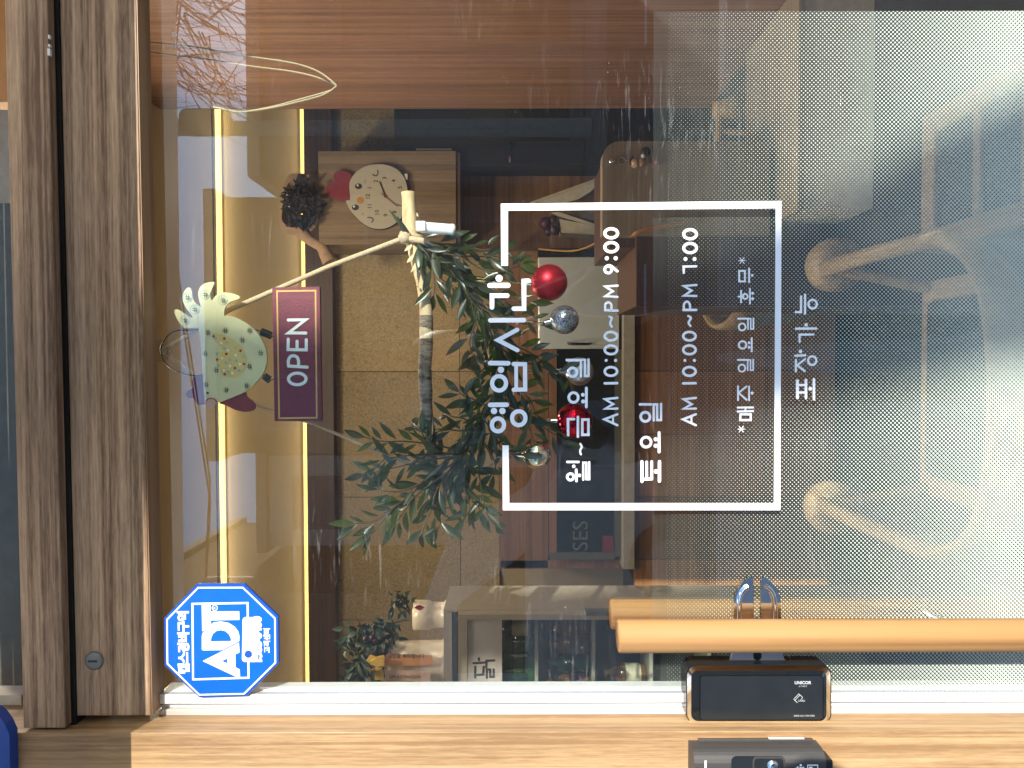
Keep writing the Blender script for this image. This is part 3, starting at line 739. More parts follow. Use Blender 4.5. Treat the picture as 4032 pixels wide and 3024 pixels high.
mb = MB().plate(ad(rot(rrect(1108, 565, 1318, 1150, 42), 1213, 857, 1), -.0184), .0003); sk = part('paper_sticker', mb, 'vinyl_white', sg, 'small white paper sticker over the phone number')
mb = MB()
mb.plate(ad([(1187+52*math.cos(R(22.5+45*k)), 1048+52*math.sin(R(22.5+45*k))) for k in range(8)], -.0186), .0001); part('sticker_badge', mb, 'sign_blue_edge', sk)
mb = MB(); lettering(mb, '010-4718-8502', P(*AZ(1228, 780), -.0187), EXU, EZU, 50*sz)
for (x, y0, y1) in ((1165, 620, 850), (1278, 610, 1100)):
    y = y0
    while y < y1: mb.ribbon([P(*AZ(x, y), -.0187), P(*AZ(x, y+14), -.0187)], 16*sz, cap=False); y += rnd.choice((22, 24, 34))
part('sticker_print', mb, 'print_grey', sk, recalc=False)

# =================================================================== HEN SIGN
HZ = Zm(600, 1000, 2.37); sz = MMPX/2.37*1.03
HO = .0105
def hq(a, b, y): return P(*HZ(a, b), y-HO)
def hp(l, y): return [hq(a, b, y) for a, b in l]
hen = thing('hen_sign', 'painted wooden hen with an OPEN board hung on springs below it', 'sign', hp([(800, 950)], .03)[0])
body = smooth2([(424, 588), (560, 577), (700, 578), (790, 600), (880, 650), (955, 712), (1015, 790), (1055, 880), (1068, 960), (1060, 1045), (1020, 1135), (958, 1205), (870, 1283), (740, 1340), (625, 1386)], 3, False)+[(590, 1388), (492, 1390), (480, 1280), (468, 1100), (448, 830), (430, 680)]
mb = MB().plate(hp(body, .026), .004); bo = part('body', mb, 'hen_cream', hen)
tail = smooth2([(295, 690), (240, 625), (204, 545), (215, 518), (250, 525), (330, 580), (375, 596), (362, 565), (318, 510), (285, 440), (283, 380), (310, 330), (340, 312), (365, 340), (375, 400), (395, 450), (446, 494), (449, 478), (435, 430), (427, 370), (445, 310), (490, 275), (545, 262), (578, 266), (562, 310), (540, 370), (545, 420), (558, 430), (590, 390), (630, 362), (700, 360), (770, 375), (815, 400), (805, 420), (760, 435), (710, 460), (680, 500), (670, 540)], 3, False)+[(668, 575.5), (420, 585.5), (429, 690)]
mb = MB().plate(hp(tail, .0275), .0035); part('tail', mb, 'hen_cream', hen)
mb = MB().plate(hp(smooth2([(476, 1126), (390, 1150), (372, 1200), (378, 1250), (330, 1280), (315, 1315), (340, 1342), (385, 1345), (410, 1390), (440, 1410), (475, 1405)], 3, False)+[(491.5, 1393), (479, 1280)], .0275), .003); part('comb', mb, 'hen_red', hen)
mb = MB().plate(hp(smooth2([(622, 1389), (740, 1343), (862, 1290), (880, 1330), (930, 1370), (960, 1410), (950, 1450), (910, 1470), (840, 1472), (760, 1450), (690, 1415)], 3), .0275), .003); part('wattle', mb, 'hen_red', hen)
mb = MB().plate(hp(smooth2([(495, 1387), (510, 1362), (545, 1352), (588, 1364), (596, 1386), (575, 1430), (545, 1445), (515, 1430)], 3), .0252), .0006); part('beak', mb, 'hen_beak', bo)
mb = MB(); mb.ribbon(hp(smooth2([(500, 1372), (518, 1354), (548, 1347), (580, 1355), (600, 1378)], 4, False), .0249), 12*sz); part('beak_line', mb, 'red_dot', bo, recalc=False)
wing = smooth2([(560, 738), (640, 750), (720, 780), (800, 832), (852, 895), (878, 970), (872, 1042), (840, 1102), (785, 1145), (722, 1150), (660, 1120), (615, 1060), (592, 990), (594, 920)], 3, False)+[(660, 905), (630, 860), (588, 820)]
mb = MB().plate(hp(wing, .0254), .0005); wg = part('wing', mb, 'hen_wing', bo)
D3 = {'red_dot': [(571, 768), (671, 790), (822, 903), (690, 933), (604, 986), (855, 1027), (770, 1065), (675, 1122)],
      'sky_dot': [(590, 788), (697, 824), (773, 873), (672, 882), (602, 933), (847, 958), (720, 987), (783, 995), (684, 1017), (619, 1040), (810, 1088), (708, 1100)],
      'open_white': [(643, 831), (707, 900), (777, 945), (651, 972), (724, 1045), (816, 1028), (668, 1086), (746, 1112)]}
for mname, l in D3.items():
    mb = MB()
    for a, b in l: mb.disc(hq(a, b, .02515), 12.5*sz, 0, 14)
    part('wing_dots', mb, mname, wg, recalc=False)
mb = MB()
for a, b in [(518, 735), (680, 715), (908, 715), (838, 803), (492, 932), (1010, 925), (595, 1085), (905, 1050), (502, 1220), (688, 1270), (878, 1230), (327, 405), (493, 378), (658, 430), (397, 518), (305, 618)]:
    for q in ([(a-24, b-9), (a+26, b-5)], [(a-26, b+8), (a+24, b+11)], [(a-9, b-30), (a-4, b+28)], [(a+9, b-28), (a+12, b+26)]):
        mb.ribbon(hp(q, .0256 if False else .0250), 5.5*sz, -rnd.random()*.0002, cap=False)
part('hash_marks', mb, 'hen_mark', bo, recalc=False)
mb = MB()
for a, b in [(327, 405), (493, 378), (658, 430), (397, 518), (305, 618)]: mb.ribbon([hq(a+44*math.cos(k*.2618), b+44*math.sin(k*.2618), .0271) for k in range(24)], 6*sz, 0, True)
part('tail_rings', mb, 'sky_dot', bo, recalc=False)
mb = MB(); mb.disc(hq(515, 1297, .0255), 12*sz); part('eye', mb, 'print_dark', bo, recalc=False)
# springs
for (a, b) in (((960, 702), (1012, 722)), ((1002, 1136), (1040, 1145))):
    pass
def spring(p0, p1, p2, p3, turns, r):
    mb = MB(); a, b = Vector(p1), Vector(p2); d = (b-a); L = d.length; d.normalize(); u = Vector((0, 1, 0)); v = d.cross(u)
    pts = [a+d*(L*k/(turns*10))+(u*math.cos(k*.6283)+v*math.sin(k*.6283))*r for k in range(turns*10+1)]
    mb.tube([Vector(p0)]+pts+[Vector(p3)], .00075, 6); return mb
part('spring', spring(*hp([(962, 706), (1015, 725), (1108, 762), (1125, 770)], .028), 9, .0046), 'black_wire', hen)
part('spring', spring(*hp([(1005, 1120), (1042, 1140), (1095, 1178), (1140, 1160)], .028), 5, .0046), 'black_wire', hen)
ob = MB().plate(hp([(1118, 312), (1560, 305), (1580, 1560), (1140, 1560)], .024), .007); ob = part('open_board', ob, 'open_red', hen, 'dark red board lettered OPEN inside a gold line')
mb = MB(); mb.ribbon(hp([(1163, 347), (1522, 342), (1534, 1528), (1183, 1533)], .0236), 15*sz, 0, True); part('gold_line', mb, 'gold_paint', ob, recalc=False)
mb = MB(); o = .0235
for k, q in enumerate(([(1432, 738), (1270, 737), (1430, 614), (1268, 616)], [(1268, 795), (1266, 892), (1436, 895), (1436, 800)], [(1350, 888), (1350, 815)], [(1270, 1046), (1444, 1056)], smooth2([(1272, 1044), (1268, 995), (1288, 958), (1318, 950), (1350, 963), (1364, 1000), (1362, 1048)], 3, False))):
    mb.ribbon(hp(q, o-k*2e-5), 28*sz)
mb.ribbon([hq(1352+82*math.cos(k*.2094), 1166+54*math.sin(k*.2094), o-2e-4) for k in range(30)], 28*sz, 0, True)
part('board_letters', mb, 'open_white', ob, recalc=False)
mb = MB(); mb.tube(smooth_path(hp([(255, 712), (170, 740), (105, 815), (78, 895), (110, 1000), (200, 1082), (370, 1133), (476, 1126)], .029), 5), .0009, 6)
mb.tube(hp([(255, 712), (430, 705)], .0295), .0012, 6); part('hanging_cord', mb, 'black_wire', hen)
mb = MB(); c = P(*HZ(70, 903), .010); mb.lathe(c, [(.015, .0002), (.014, .002), (.007, .006), (.005, .012), (.0055, .016), (.0001, .017)], 24, 'Y')
solo('suction_cup', mb, 'clear_plastic', 'clear plastic suction cup on the glass holding up the hen sign', 'suction cup')

# =================================================================== BRANCH GARLAND
YB = .058
gl = thing('branch_hanging', 'birch branch slung on a rope and draped with dark green leaves', 'wall hanging', P(1700, 1400, YB))
br = [(1608, 757), (1612, 850), (1617, 917), (1630, 980), (1639, 1016), (1662, 1107), (1673, 1175), (1678, 1242), (1679, 1333), (1674, 1423), (1673, 1470), (1678, 1581), (1682, 1649), (1694, 1739), (1700, 1852), (1707, 1942), (1718, 1999)]
rad = [27, 28, 27, 25, 26, 25, 25, 26, 26, 25, 27, 25, 25, 25, 24, 23, 19]
pp = [P(a, b, YB) for a, b in br]
mb = MB(); k = 8; mb.tube(smooth_path(pp[:k+1], 3), [q*MMPX*1.06*rnd.uniform(.95, 1.05) for q in sum([[rad[i]]*3 for i in range(k)], [])+[rad[k]]], 14); part('sunlit_branch', mb, 'bark_sunlit', gl, 'sunlit end of the branch painted paler')  # sunlight on this end is put into its paler colour
mb = MB(); mb.tube(smooth_path(pp[k-1:], 3), [q*MMPX*1.07*rnd.uniform(.95, 1.05) for q in sum([[rad[i]]*3 for i in range(k-1, 16)], [])+[rad[16]]], 14)
mb.tube([P(1668, 1480, YB-.004), P(1654, 1484, YB-.012)], [.0045, .003], 8); part('birch_bark', mb, 'bark', gl)
mb = MB()   # curling strips of bark
for (a, b, c_, d_) in ((1628, 1000, 1612, 1050), (1640, 850, 1655, 838), (1650, 1010, 1635, 1090), (1655, 1130, 1640, 1140), (1622, 960, 1600, 1005)):
    mb.leaf(P(a, b, YB-.010), P(c_, d_, YB-.014)-P(a, b, YB-.010), Vector((0, -1, .3)), (P(c_, d_, YB)-P(a, b, YB)).length*1.0, .006, -.6)
part('bark_curl', mb, 'bark_sunlit', gl)
# leaves on sprays
lf = MB(); stm = MB()
def spray(pts, nl, L0=.034, y0=YB-.012, spread=.02, tip=True, droop=.0):
    p = smooth_path([P(a, b, y0-.5*spread+rnd.random()*spread) for a, b in pts], 6); n = len(p)
    stm.tube(p, [.0014*(1-.6*i/n) for i in range(n)], 5)
    tot = max(1, nl)
    for k in range(tot):
        f = .12+.86*(k+rnd.random()*.5)/tot; i = min(n-2, int(f*(n-1))); b = p[i]; d = (p[i+1]-p[i]).normalized()
        sgn = 1 if k % 2 else -1
        sd = Vector((-d.z, 0, d.x))*sgn
        dr = d*rnd.uniform(.55, .9)+sd*rnd.uniform(.35, .8)+Vector((0, rnd.uniform(-.45, .35), -droop))
        nm = Vector((rnd.uniform(-.7, .7), -1, rnd.uniform(-.2, .9)))
        L = L0*rnd.uniform(.72, 1.2)*(1.1-.25*f); lf.leaf(b+dr.normalized()*.004, dr, nm, L, L*rnd.uniform(.22, .32), rnd.uniform(-.1, .3))
    if tip: lf.leaf(p[-1], p[-1]-p[-2], Vector((rnd.uniform(-.5, .5), -1, .3)), L0*rnd.uniform(.8, 1.1), L0*.3, .2)
spine = [(1640, 945), (1700, 985), (1770, 1035), (1830, 1100), (1890, 1190), (1940, 1280), (1970, 1370), (1975, 1440), (1960, 1520), (1925, 1600), (1880, 1680), (1830, 1750), (1790, 1820), (1765, 1890), (1750, 1950)]
SP = smooth_path([P(a, b, YB-.006) for a, b in spine], 6)
stm.tube(SP, .0032, 7)
for k in range(250):
    i = rnd.randrange(0, len(SP)-2); f = i/len(SP)
    if f < .2 and rnd.random() < .35: continue
    d = (SP[i+1]-SP[i]).normalized(); a = rnd.uniform(0, 6.28); sd = Vector((-d.z, 0, d.x)); q = Vector((0, 1, 0))
    off = sd*math.cos(a)+q*math.sin(a)*.8
    dr = d*rnd.uniform(.4, 1.0)*(1 if f < .62 else rnd.choice((1, -1, 1)))+off*rnd.uniform(.25, .75)+Vector((0, 0, -.12))
    b = SP[i]+off*rnd.uniform(.0, .022 if f > .2 else .008)
    L = rnd.uniform(.022, .039); lf.leaf(b, dr, Vector((rnd.uniform(-1.2, 1.2), -1, rnd.uniform(-.9, .9))), L, L*rnd.uniform(.20, .30), rnd.uniform(-.1, .35))
for pts, nl in (
    ([(1645, 945), (1740, 960), (1830, 965), (1900, 985), (1960, 975)], 9), ([(1660, 950), (1760, 1000), (1880, 1010), (1950, 1010), (2040, 1040)], 10),
    ([(1640, 950), (1680, 1000), (1730, 1090), (1790, 1130)], 9), ([(1650, 960), (1700, 1040), (1712, 1120), (1708, 1160)], 6), ([(1700, 985), (1790, 1085), (1850, 1180), (1880, 1290)], 10),
    ([(1700, 980), (1800, 1000), (1900, 1060), (1990, 1060), (2050, 1045)], 9), ([(1820, 1100), (1920, 1120), (2000, 1180), (2090, 1190)], 7), ([(1850, 1180), (1950, 1240), (2040, 1250), (2120, 1270)], 8),
    ([(1880, 1250), (1850, 1340), (1860, 1400)], 6), ([(1920, 1280), (2010, 1350), (2090, 1390), (2130, 1420)], 9), ([(1940, 1350), (2050, 1420), (2150, 1450), (2220, 1480), (2240, 1500)], 9),
    ([(1930, 1300), (1900, 1400), (1880, 1430)], 6), ([(1960, 1450), (1910, 1450), (1880, 1480)], 4), ([(1960, 1500), (2050, 1540), (2090, 1580), (2110, 1640)], 8),
    ([(1950, 1560), (2040, 1620), (2090, 1700), (2100, 1740)], 8), ([(1940, 1600), (2100, 1640), (2150, 1690), (2220, 1730)], 8), ([(1920, 1600), (1860, 1570), (1830, 1560), (1810, 1545)], 4),
    ([(1880, 1690), (1830, 1650), (1780, 1640), (1760, 1630)], 4), ([(1900, 1640), (1950, 1720), (1990, 1780), (2050, 1790)], 8), ([(1870, 1690), (1940, 1800), (1950, 1850), (1935, 1870)], 7),
    ([(1800, 1770), (1700, 1750), (1600, 1738), (1510, 1738), (1440, 1722)], 11), ([(1800, 1790), (1700, 1770), (1660, 1700), (1640, 1680)], 7), ([(1790, 1800), (1690, 1810), (1600, 1830), (1520, 1850), (1440, 1868)], 11),
    ([(1790, 1800), (1660, 1790), (1560, 1800), (1520, 1805), (1480, 1840)], 8), ([(1790, 1820), (1700, 1880), (1600, 1930), (1520, 1935), (1500, 1925)], 8), ([(1780, 1830), (1680, 1880), (1610, 1960), (1540, 2010), (1470, 2055), (1395, 2060)], 12),
    ([(1610, 1960), (1550, 2000), (1480, 2085), (1450, 2110)], 7), ([(1780, 1840), (1720, 1930), (1700, 2000), (1670, 2070), (1664, 2100)], 8), ([(1760, 1860), (1640, 1950), (1600, 2000), (1560, 2060)], 8),
    ([(1780, 1850), (1750, 1900), (1770, 1990), (1755, 2000)], 5), ([(1800, 1830), (1830, 1930), (1850, 2000), (1830, 2040)], 7), ([(1830, 1780), (1880, 1850), (1900, 1950), (1920, 2030), (1950, 2070)], 10),
    ([(1810, 1850), (1850, 1920), (1870, 1960), (1890, 2010)], 6), ([(1720, 1930), (1715, 1990), (1730, 2060), (1725, 2080)], 5), ([(1850, 1700), (1750, 1690), (1720, 1690)], 5)):
    spray(pts, nl)
for pts in ([(1608, 945), (1585, 890), (1565, 850)], [(1625, 935), (1590, 870), (1530, 825)]):
    p = [P(a, b, YB-.013) for a, b in pts]; lf.leaf(p[0], p[-1]-p[0], Vector((.2, -1, .2)), (p[-1]-p[0]).length, .006, .0)
part('leaves', lf, 'leaf', gl, recalc=False); part('twigs', stm, 'stem', gl)
# rope
cup = P(640, 1382, .024); kn = P(1592, 937, YB-.012)
mb = MB(); mb.tube([cup, P(900, 1222, .036), P(1300, 1048, .046), kn], .0034, 9)
mb.tube([kn+Vector((0, 0, 0)), P(1660, 948, YB-.014), P(1720, 975, YB-.013), P(1742, 982, YB-.010)], [.004, .0045, .0042, .003], 9)
for k in range(3):
    c = P(1612+k*9, 925+k*3, YB); mb.tube([c+Vector((.010*math.cos(a), .010*math.sin(a)*1.1, .002*math.sin(a*2))) + Vector((0, 0, 0)) if False else c+Vector((.002*math.sin(a), -.0104*math.cos(a), .0104*math.sin(a))) for a in [2*math.pi*j/14 for j in range(15)]], .0032, 7)
mb.ball(kn, .0085, 12, 8)
rp = part('rope', mb, 'rope', gl)
mb = MB(); mb.tube([cup, P(880, 1560, .040), P(1240, 1670, .050), P(1508, 1789, .055), P(1690, 1862, YB-.010)], .0022, 9); part('rope', mb, 'rope', gl)
# baubles
BY = .052
def bauble(px, py, r, mat, lab, strung, capdir=(0, 0, 1), capmat='chrome', thread='twine', sq=(1, 1, 1)):
    c = P(px, py, BY); t = thing('christmas_bauble', lab, 'bauble', c-Vector((0, 0, r)), 'christmas baubles hanging from the garland')
    part('ball', MB().ball(c, r, sq=sq), mat, t)
    d = Vector(capdir).normalized(); a = c+d*(r-.001); mb = MB()
    mb.tube([a, a+d*.0085], [.0046, .0044], 14)
    lp = a+d*.0115; u = d.cross(Vector((0, 1, 0))).normalized(); mb.tube([lp+(d*math.cos(x)+u*math.sin(x))*.003 for x in [2*math.pi*j/12 for j in range(13)]], .0006, 5)
    part('cap', mb, capmat, t)
    mb = MB(); s0 = lp
    for off in (-.0012, .0015):
        mb.tube([s0, (s0+P(*strung[0], BY))*.5+Vector((off, off, 0)), P(*strung[0], BY)+Vector((off*1.5, 0, 0))], .0005, 5)
    if len(strung) > 1:
        mb.tube(smooth_path([s0]+[P(*q, BY-.006) for q in strung[1:]], 4), .0009, 5)
    part('thread', mb, thread, t)
k = MMPX*1.055
bauble(2162, 1113, 72*k, 'bauble_red_matt', 'matt dark red bauble, topmost in the photo, hanging beside the 9:00', [(1870, 1100)], (-.02, 0, 1), 'chrome', 'gold_thread')
bauble(2222, 1259, 57*k, 'bauble_glitter', 'silver glitter bauble between the matt red and the pearl ones', [(1980, 1258), (2130, 1275), (2060, 1305), (2054, 1325)], (-.18, 0, 1))
bauble(2281, 1462, 56*k, 'bauble_pearl', 'pearl grey satin bauble partly behind white Korean letters', [(2080, 1464)], (0, 0, 1))
bauble(2262, 1657, 71*k, 'bauble_red_shine', 'shiny mirror red bauble behind the white letters', [(2080, 1660)], (-.02, 0, 1), 'chrome', 'gold_thread')
bauble(2115, 1791, 57*k, 'bauble_gold', 'small mirror gold bauble beside the gap in the white box', [(1890, 1760), (1990, 1790), (1840, 1850)], (.02, 0, 1), 'chrome')
# white plastic hook on the glass
mb = MB(); a, b = P(1660, 895, .022), P(1793, 905, .022); mb.tube(smooth_path([a, a*.7+b*.3, a*.3+b*.7, b], 5), [.0072]*13+[.0078, .0074, .004], 16)
mb.box(a.x-.006, a.x+.006, .0102, .022, a.z-.006, a.z+.006); solo('wall_hook', mb, 'plastic_white', 'white plastic hook stuck on the glass beside the sunlit branch end', 'hook')
# looped twine hanging inside at the right
mb = MB()
for off in (0, 42):
    l = [(560, 165+off*.9), (700, 178+off), (850, 200+off*.95), (1000, 225+off*.9), (1150, 248+off*.8), (1250, 280+off*.6), (1318, 330+off*.1), (1318, 345+off*.1), (1270, 375-off*.2), (1180, 400-off*.2), (1070, 425-off*.1), (960, 440), (900, 435), (840, 420)]
    mb.tube(smooth_path([P(a, b, .09+off*.0002) for a, b in l], 5), .0013, 7)
solo('twine_loop', mb, 'twine', 'pale double loop of twine hanging down inside the door', 'twine')

# =================================================================== SHOP INTERIOR
YW = 2.60                                   # back wall
zled = Zat(868, YW)
ZC = Zat(853, YW-.14)                       # ceiling underside
XL, XR = -1.75, 1.9
mb = MB(); mb.box(XL, XR, YW, YW+.06, FLOOR, ZC+.5); struct('back_wall', mb, 'paint_tan')
mb = MB(); mb.box(XL-.06, XL, .06, YW+.06, FLOOR, ZC+.5); struct('left_wall', mb, 'paint_tan')
mb = MB(); mb.box(XL-.06, XJ-.191, .0, .06, FLOOR, ZC+.6); struct('front_wall_left', mb, 'stucco_grey')
mb = MB(); mb.box(.7125, 6, .0, .06, FLOOR, ZC+.6); struct('front_wall_right', mb, 'stucco_grey')
mb = MB(); mb.box(-6, 6, .0, .06, 1.12, 2.6); struct('front_wall_above', mb, 'stucco_grey')
mb = MB(); mb.box(-6, XL-.061, .0, .06, FLOOR, 1.12); struct('front_wall_far', mb, 'stucco_grey')
mb = MB(); mb.box(XL, XR, .061, YW-.16, ZC, ZC+.05); struct('ceiling', mb, 'paint_ceiling')
mb = MB(); mb.box(XL, XR, .061, YW, ZC+.44, ZC+.5); struct('ceiling_slab', mb, 'paint_ceiling')
mb = MB(); mb.box(XL+.001, XR-.001, YW-.1595, YW-.135, ZC-.006, ZC+.03); struct('ceiling_trim', mb, 'lip_trim')
XP = P(1700, 428, 1.95).x                    # side partition, seen edge-on at its far end
yfar, ynear = 1.95, .012
mb = MB(); zpt = Zat(1530*1.8228, yfar)
mb.box(XP, XP+.04, ynear, yfar, zpt, ZC-.0005); struct('side_partition', mb, 'panel_red')
mb = MB(); mb.box(XP-.006, XP+.03, ynear, yfar-.001, zpt-.035, zpt-.0005); struct('partition_trim', mb, 'black_wood')
mb = MB(); mb.box(XP+.012, XP+.04, ynear, yfar-.002, FLOOR, zpt-.0355); struct('partition_base', mb, 'board_wood')
mb = MB(); mb.box(XR, XR+.06, .061, YW+.06, FLOOR, ZC+.5); struct('right_wall', mb, 'paint_dark')

def led(name, x0, x1, y, z0, z1, lab, tape):
    t = thing(name, lab, 'light', ((x0+x1)/2, y, z0))
    mb = MB(); mb.box(x0, x1, y-.008, y, z0, z1, 0); part('cover', mb, 'led_cover', t)
    if tape:
        mb = MB(); mb.box(x0+.02, x1-.02, *tape); part('tape', mb, 'led_tape', t)
    return t
led('led_strip', XL+.01, XR-.02, YW-.001, Zat(884, YW), Zat(854, YW), 'glowing warm light strip along the top of the back wall', (YW-.06, YW-.035, ZC+.055, ZC+.062))
zt2 = Zat(1207, YW-.08)
led('cove_light', XL+.01, XR-.02, YW-.001, zt2+.004, Zat(1194, YW), 'thin warm cove light above the dark wood band', (YW-.05, YW-.03, zt2-.024, zt2-.019))
mb = MB(); mb.box(XL, XR-.01, YW-.085, YW-.070, Zat(1312, YW-.085), zt2); mb.box(XL, XR-.01, YW-.0699, YW-.001, Zat(1312, YW-.085), zt2-.03)
o = solo('wood_band', mb, 'panel_dark', 'dark wood band across the back wall over the straw boards', 'trim')
# lamps added unseen in the ceiling to brighten the shop
cl0 = thing('added_ceiling_lamp', 'added warm fill lamp, unseen in the shop ceiling', 'lamp', (-.45, 1.3, ZC), 'added ceiling fill lamps')
mb = MB().lathe((-.45, 1.3, ZC), [(.085, -.002), (.115, -.002), (.115, -.010), (.085, -.010)], 28); part('ring', mb, 'white_metal', cl0)
mb = MB().lathe((-.45, 1.3, ZC), [(.0002, -.004), (.0849, -.004)], 28); part('lens', mb, 'added_lamp_glow', cl0)
for x, y in ((.15, .65), (-.5, .6), (.35, 1.55)):
    copy_thing(cl0, (x, y, ZC), cl0['label'])
# straw boards
bd = thing('straw_boards', 'tan pressed straw boards lining the back wall under the wood band', 'wall panel', (0, YW, Zat(1968, YW)))
yb = YW-.022; xs_ = [-200, 428, 640, 960, 1462, 1956, 2440, 3300]; rows = [1314, 1810, 1966]
mb = MB()
for i in range(len(xs_)-1):
    for j in range(2):
        x0, x1 = Xat(xs_[i], yb), Xat(xs_[i+1], yb); z0, z1 = Zat(rows[j], yb), Zat(rows[j+1], yb)
        x0 = min(x0, XR-.01); x1 = max(x1, XL+.01)
        if x0 > x1: mb.box(x0-.0017, x1+.0017, yb, yb+.018, z0-.0015, z1+.0015)
part('boards', mb, 'strawboard', bd)
mb = MB(); mb.box(XL+.002, XR-.012, yb+.019, YW-.001, Zat(1966, yb), Zat(1314, yb)); part('dark_backing', mb, 'black_wood', bd)

# solid black box in place of the dark kitchen opening at the right
bk = thing('dark_opening_box', 'black box standing for the dark kitchen opening behind the wood partition', 'cabinet', (XP-.1, YW-.3, FLOOR))
mb = MB(); boxP(mb, 1552, 300, 2950, 652, YW-.30, .26, .003); mb.box(Xat(652, YW-.3), Xat(300, YW-.3), YW-.295, YW-.05, FLOOR, Zat(2940, YW-.3)); part('carcass', mb, 'black_wood', bk)
mb = MB(); boxP(mb, 1575, 436, 1990, 500, YW-.304, .003); boxP(mb, 2010, 436, 2560, 640, YW-.304, .003); boxP(mb, 1575, 508, 1990, 640, YW-.304, .003); part('dark_panel', mb, 'panel_shadow', bk)
mb = MB(); boxP(mb, 2003, 556, 2012, 600, YW-.312, .008); boxP(mb, 2003, 610, 2012, 640, YW-.312, .008); part('handle', mb, 'chrome', bk)

# wall cabinet carrying the clock
wc = thing('wall_cabinet', 'mid brown wall cabinet with a chick shaped clock on its door', 'cabinet', P(1797, 780, YW-.34))
yc = YW-.34
mb = MB(); boxP(mb, 1254, 594, 1796, 962, yc, .30, .002); part('carcass', mb, 'cabinet_wood', wc)
mb = MB(); boxP(mb, 1800, 600, 1812, 975, yc+.006, .2); part('under_edge', mb, 'panel_dark', wc)
mb = MB(); boxP(mb, 1638, 585, 1778, 592, yc+.02, .06); part('side_strip', mb, 'box_cream', wc)
# clock
CZ = Zm(1050, 550, 2.765); yk = yc-.022; sz = (yk-CAM.y)/FPX/2.765
def kp(l, y): return [P(*CZ(a, b), y) for a, b in l]
ck = thing('chick_clock', 'cream chick face wall clock with a red comb and black numerals', 'clock', kp([(1220, 620)], yk)[0])
face = smooth2([(900, 540), (905, 460), (945, 385), (1010, 325), (1090, 285), (1190, 268), (1290, 272), (1380, 300), (1450, 350), (1505, 430), (1533, 540), (1533, 640), (1515, 740), (1470, 840), (1400, 910), (1320, 955), (1230, 972), (1130, 955), (1040, 905), (960, 830), (900, 755), (862, 672), (885, 660), (908, 650)], 3)
mb = MB().plate(kp(face, yk), .018); fc = part('face', mb, 'clock_face', ck)
mb = MB().plate(kp([(a+4+(a-1220)*.012, b+4+(b-620)*.012) for a, b in face], yk+.004), .012); part('case', mb, 'black_wood', ck)
mb = MB().plate(kp(smooth2([(905, 640), (900, 660), (820, 668), (740, 650), (680, 610), (645, 560), (655, 510), (700, 475), (745, 460), (728, 400), (750, 350), (800, 335), (860, 345), (925, 385), (900, 470), (896, 560)], 3), yk+.002), .012); part('comb', mb, 'clock_red', ck)
mb = MB(); mb.disc(kp([(1020, 660)], yk-.0006)[0], 38*sz, 0, 20, 46*sz*.85); part('beak', mb, 'clock_orange', fc, recalc=False)
eyes_ = []
for a, b in ((1000, 508), (966, 737)): mb = MB(); mb.disc(kp([(a, b)], yk-.0006)[0], 31*sz, 0, 20, 39*sz); eyes_.append(part('eye', mb, 'print_dark', fc, recalc=False))
for a, b in ((990, 497), (950, 728)): mb = MB(); mb.disc(kp([(a, b)], yk-.0010)[0], 11*sz); part('eye_glint', mb, 'vinyl_white', fc, recalc=False)
mb = MB()
for q in ([(1155, 380), (1190, 393), (1212, 370), (1208, 335)], [(1100, 845), (1140, 850), (1160, 870), (1145, 900)]): mb.ribbon(kp(smooth2(q, 4, False), yk-.0006), 12*sz)
for q in ([(1058, 455), (1075, 470)], [(1068, 440), (1082, 455)], [(1035, 800), (1060, 812)], [(1033, 815), (1045, 822)]): mb.ribbon(kp(q, yk-.0006), 4*sz)
part('cheek_lines', mb, 'print_dark', fc, recalc=False)
mb = MB()
for tx, a, b in (('1', 1123, 525), ('2', 1190, 452), ('3', 1285, 418), ('4', 1385, 447), ('5', 1452, 520), ('7', 1450, 716), ('8', 1393, 788), ('9', 1298, 822), ('10', 1203, 795), ('11', 1125, 725), ('12', 1102, 620)):
    lettering(mb, tx, kp([(a, b)], yk-.0007)[0], EXU, EZU, 62*sz, .012*62*sz)
part('numerals', mb, 'print_dark', fc)
mb = MB(); mb.ribbon(kp([(1292, 620), (1230, 458)], yk-.003), 13*sz); part('hour_hand', mb, 'print_dark', ck, recalc=False)
mb = MB(); mb.ribbon(kp([(1248, 585), (1415, 720)], yk-.0036), 9*sz); mb.disc(kp([(1292, 618)], yk-.0038)[0], 16*sz); part('second_hand', mb, 'clock_red', ck, recalc=False)
mb = MB(); boxP(mb, 1592, 684, 1604, 705, yk+.006, .012); part('side_knob', mb, 'vinyl_white', ck)

# wrapped bouquet of dried flowers lying against the cabinet top
BZ = CZ; yq = yc+.02
bq = thing('dried_bouquet', 'dark dried flowers wrapped in brown paper beside the cabinet top', 'bouquet', P(1240, 930, yq))
mb = MB(); outer = kp(smooth2([(240, 385), (340, 365), (480, 385), (560, 470), (605, 620), (605, 760), (560, 900), (480, 1000), (380, 1040), (250, 1035), (150, 960), (140, 850), (160, 700), (180, 530)], 2), yq); cpt = kp([(330, 760)], yq+.10)[0]
n = len(outer); mid = [p.lerp(cpt, .25)+Vector((0, -.03, 0)) for p in outer]; back = [p.lerp(cpt, .75)+Vector((0, .09, 0)) for p in outer]
mb.add(outer+mid+back, [(i, (i+1) % n, n+(i+1) % n, n+i) for i in range(n)]+[(n+i, n+(i+1) % n, 2*n+(i+1) % n, 2*n+i) for i in range(n)], False); part('paper', mb, 'kraft', bq)
mb = MB().plate(kp([(310, 480), (340, 370), (410, 382), (360, 460)], yq-.02), .004); part('paper_flap', mb, 'dried', bq)
mb = MB()
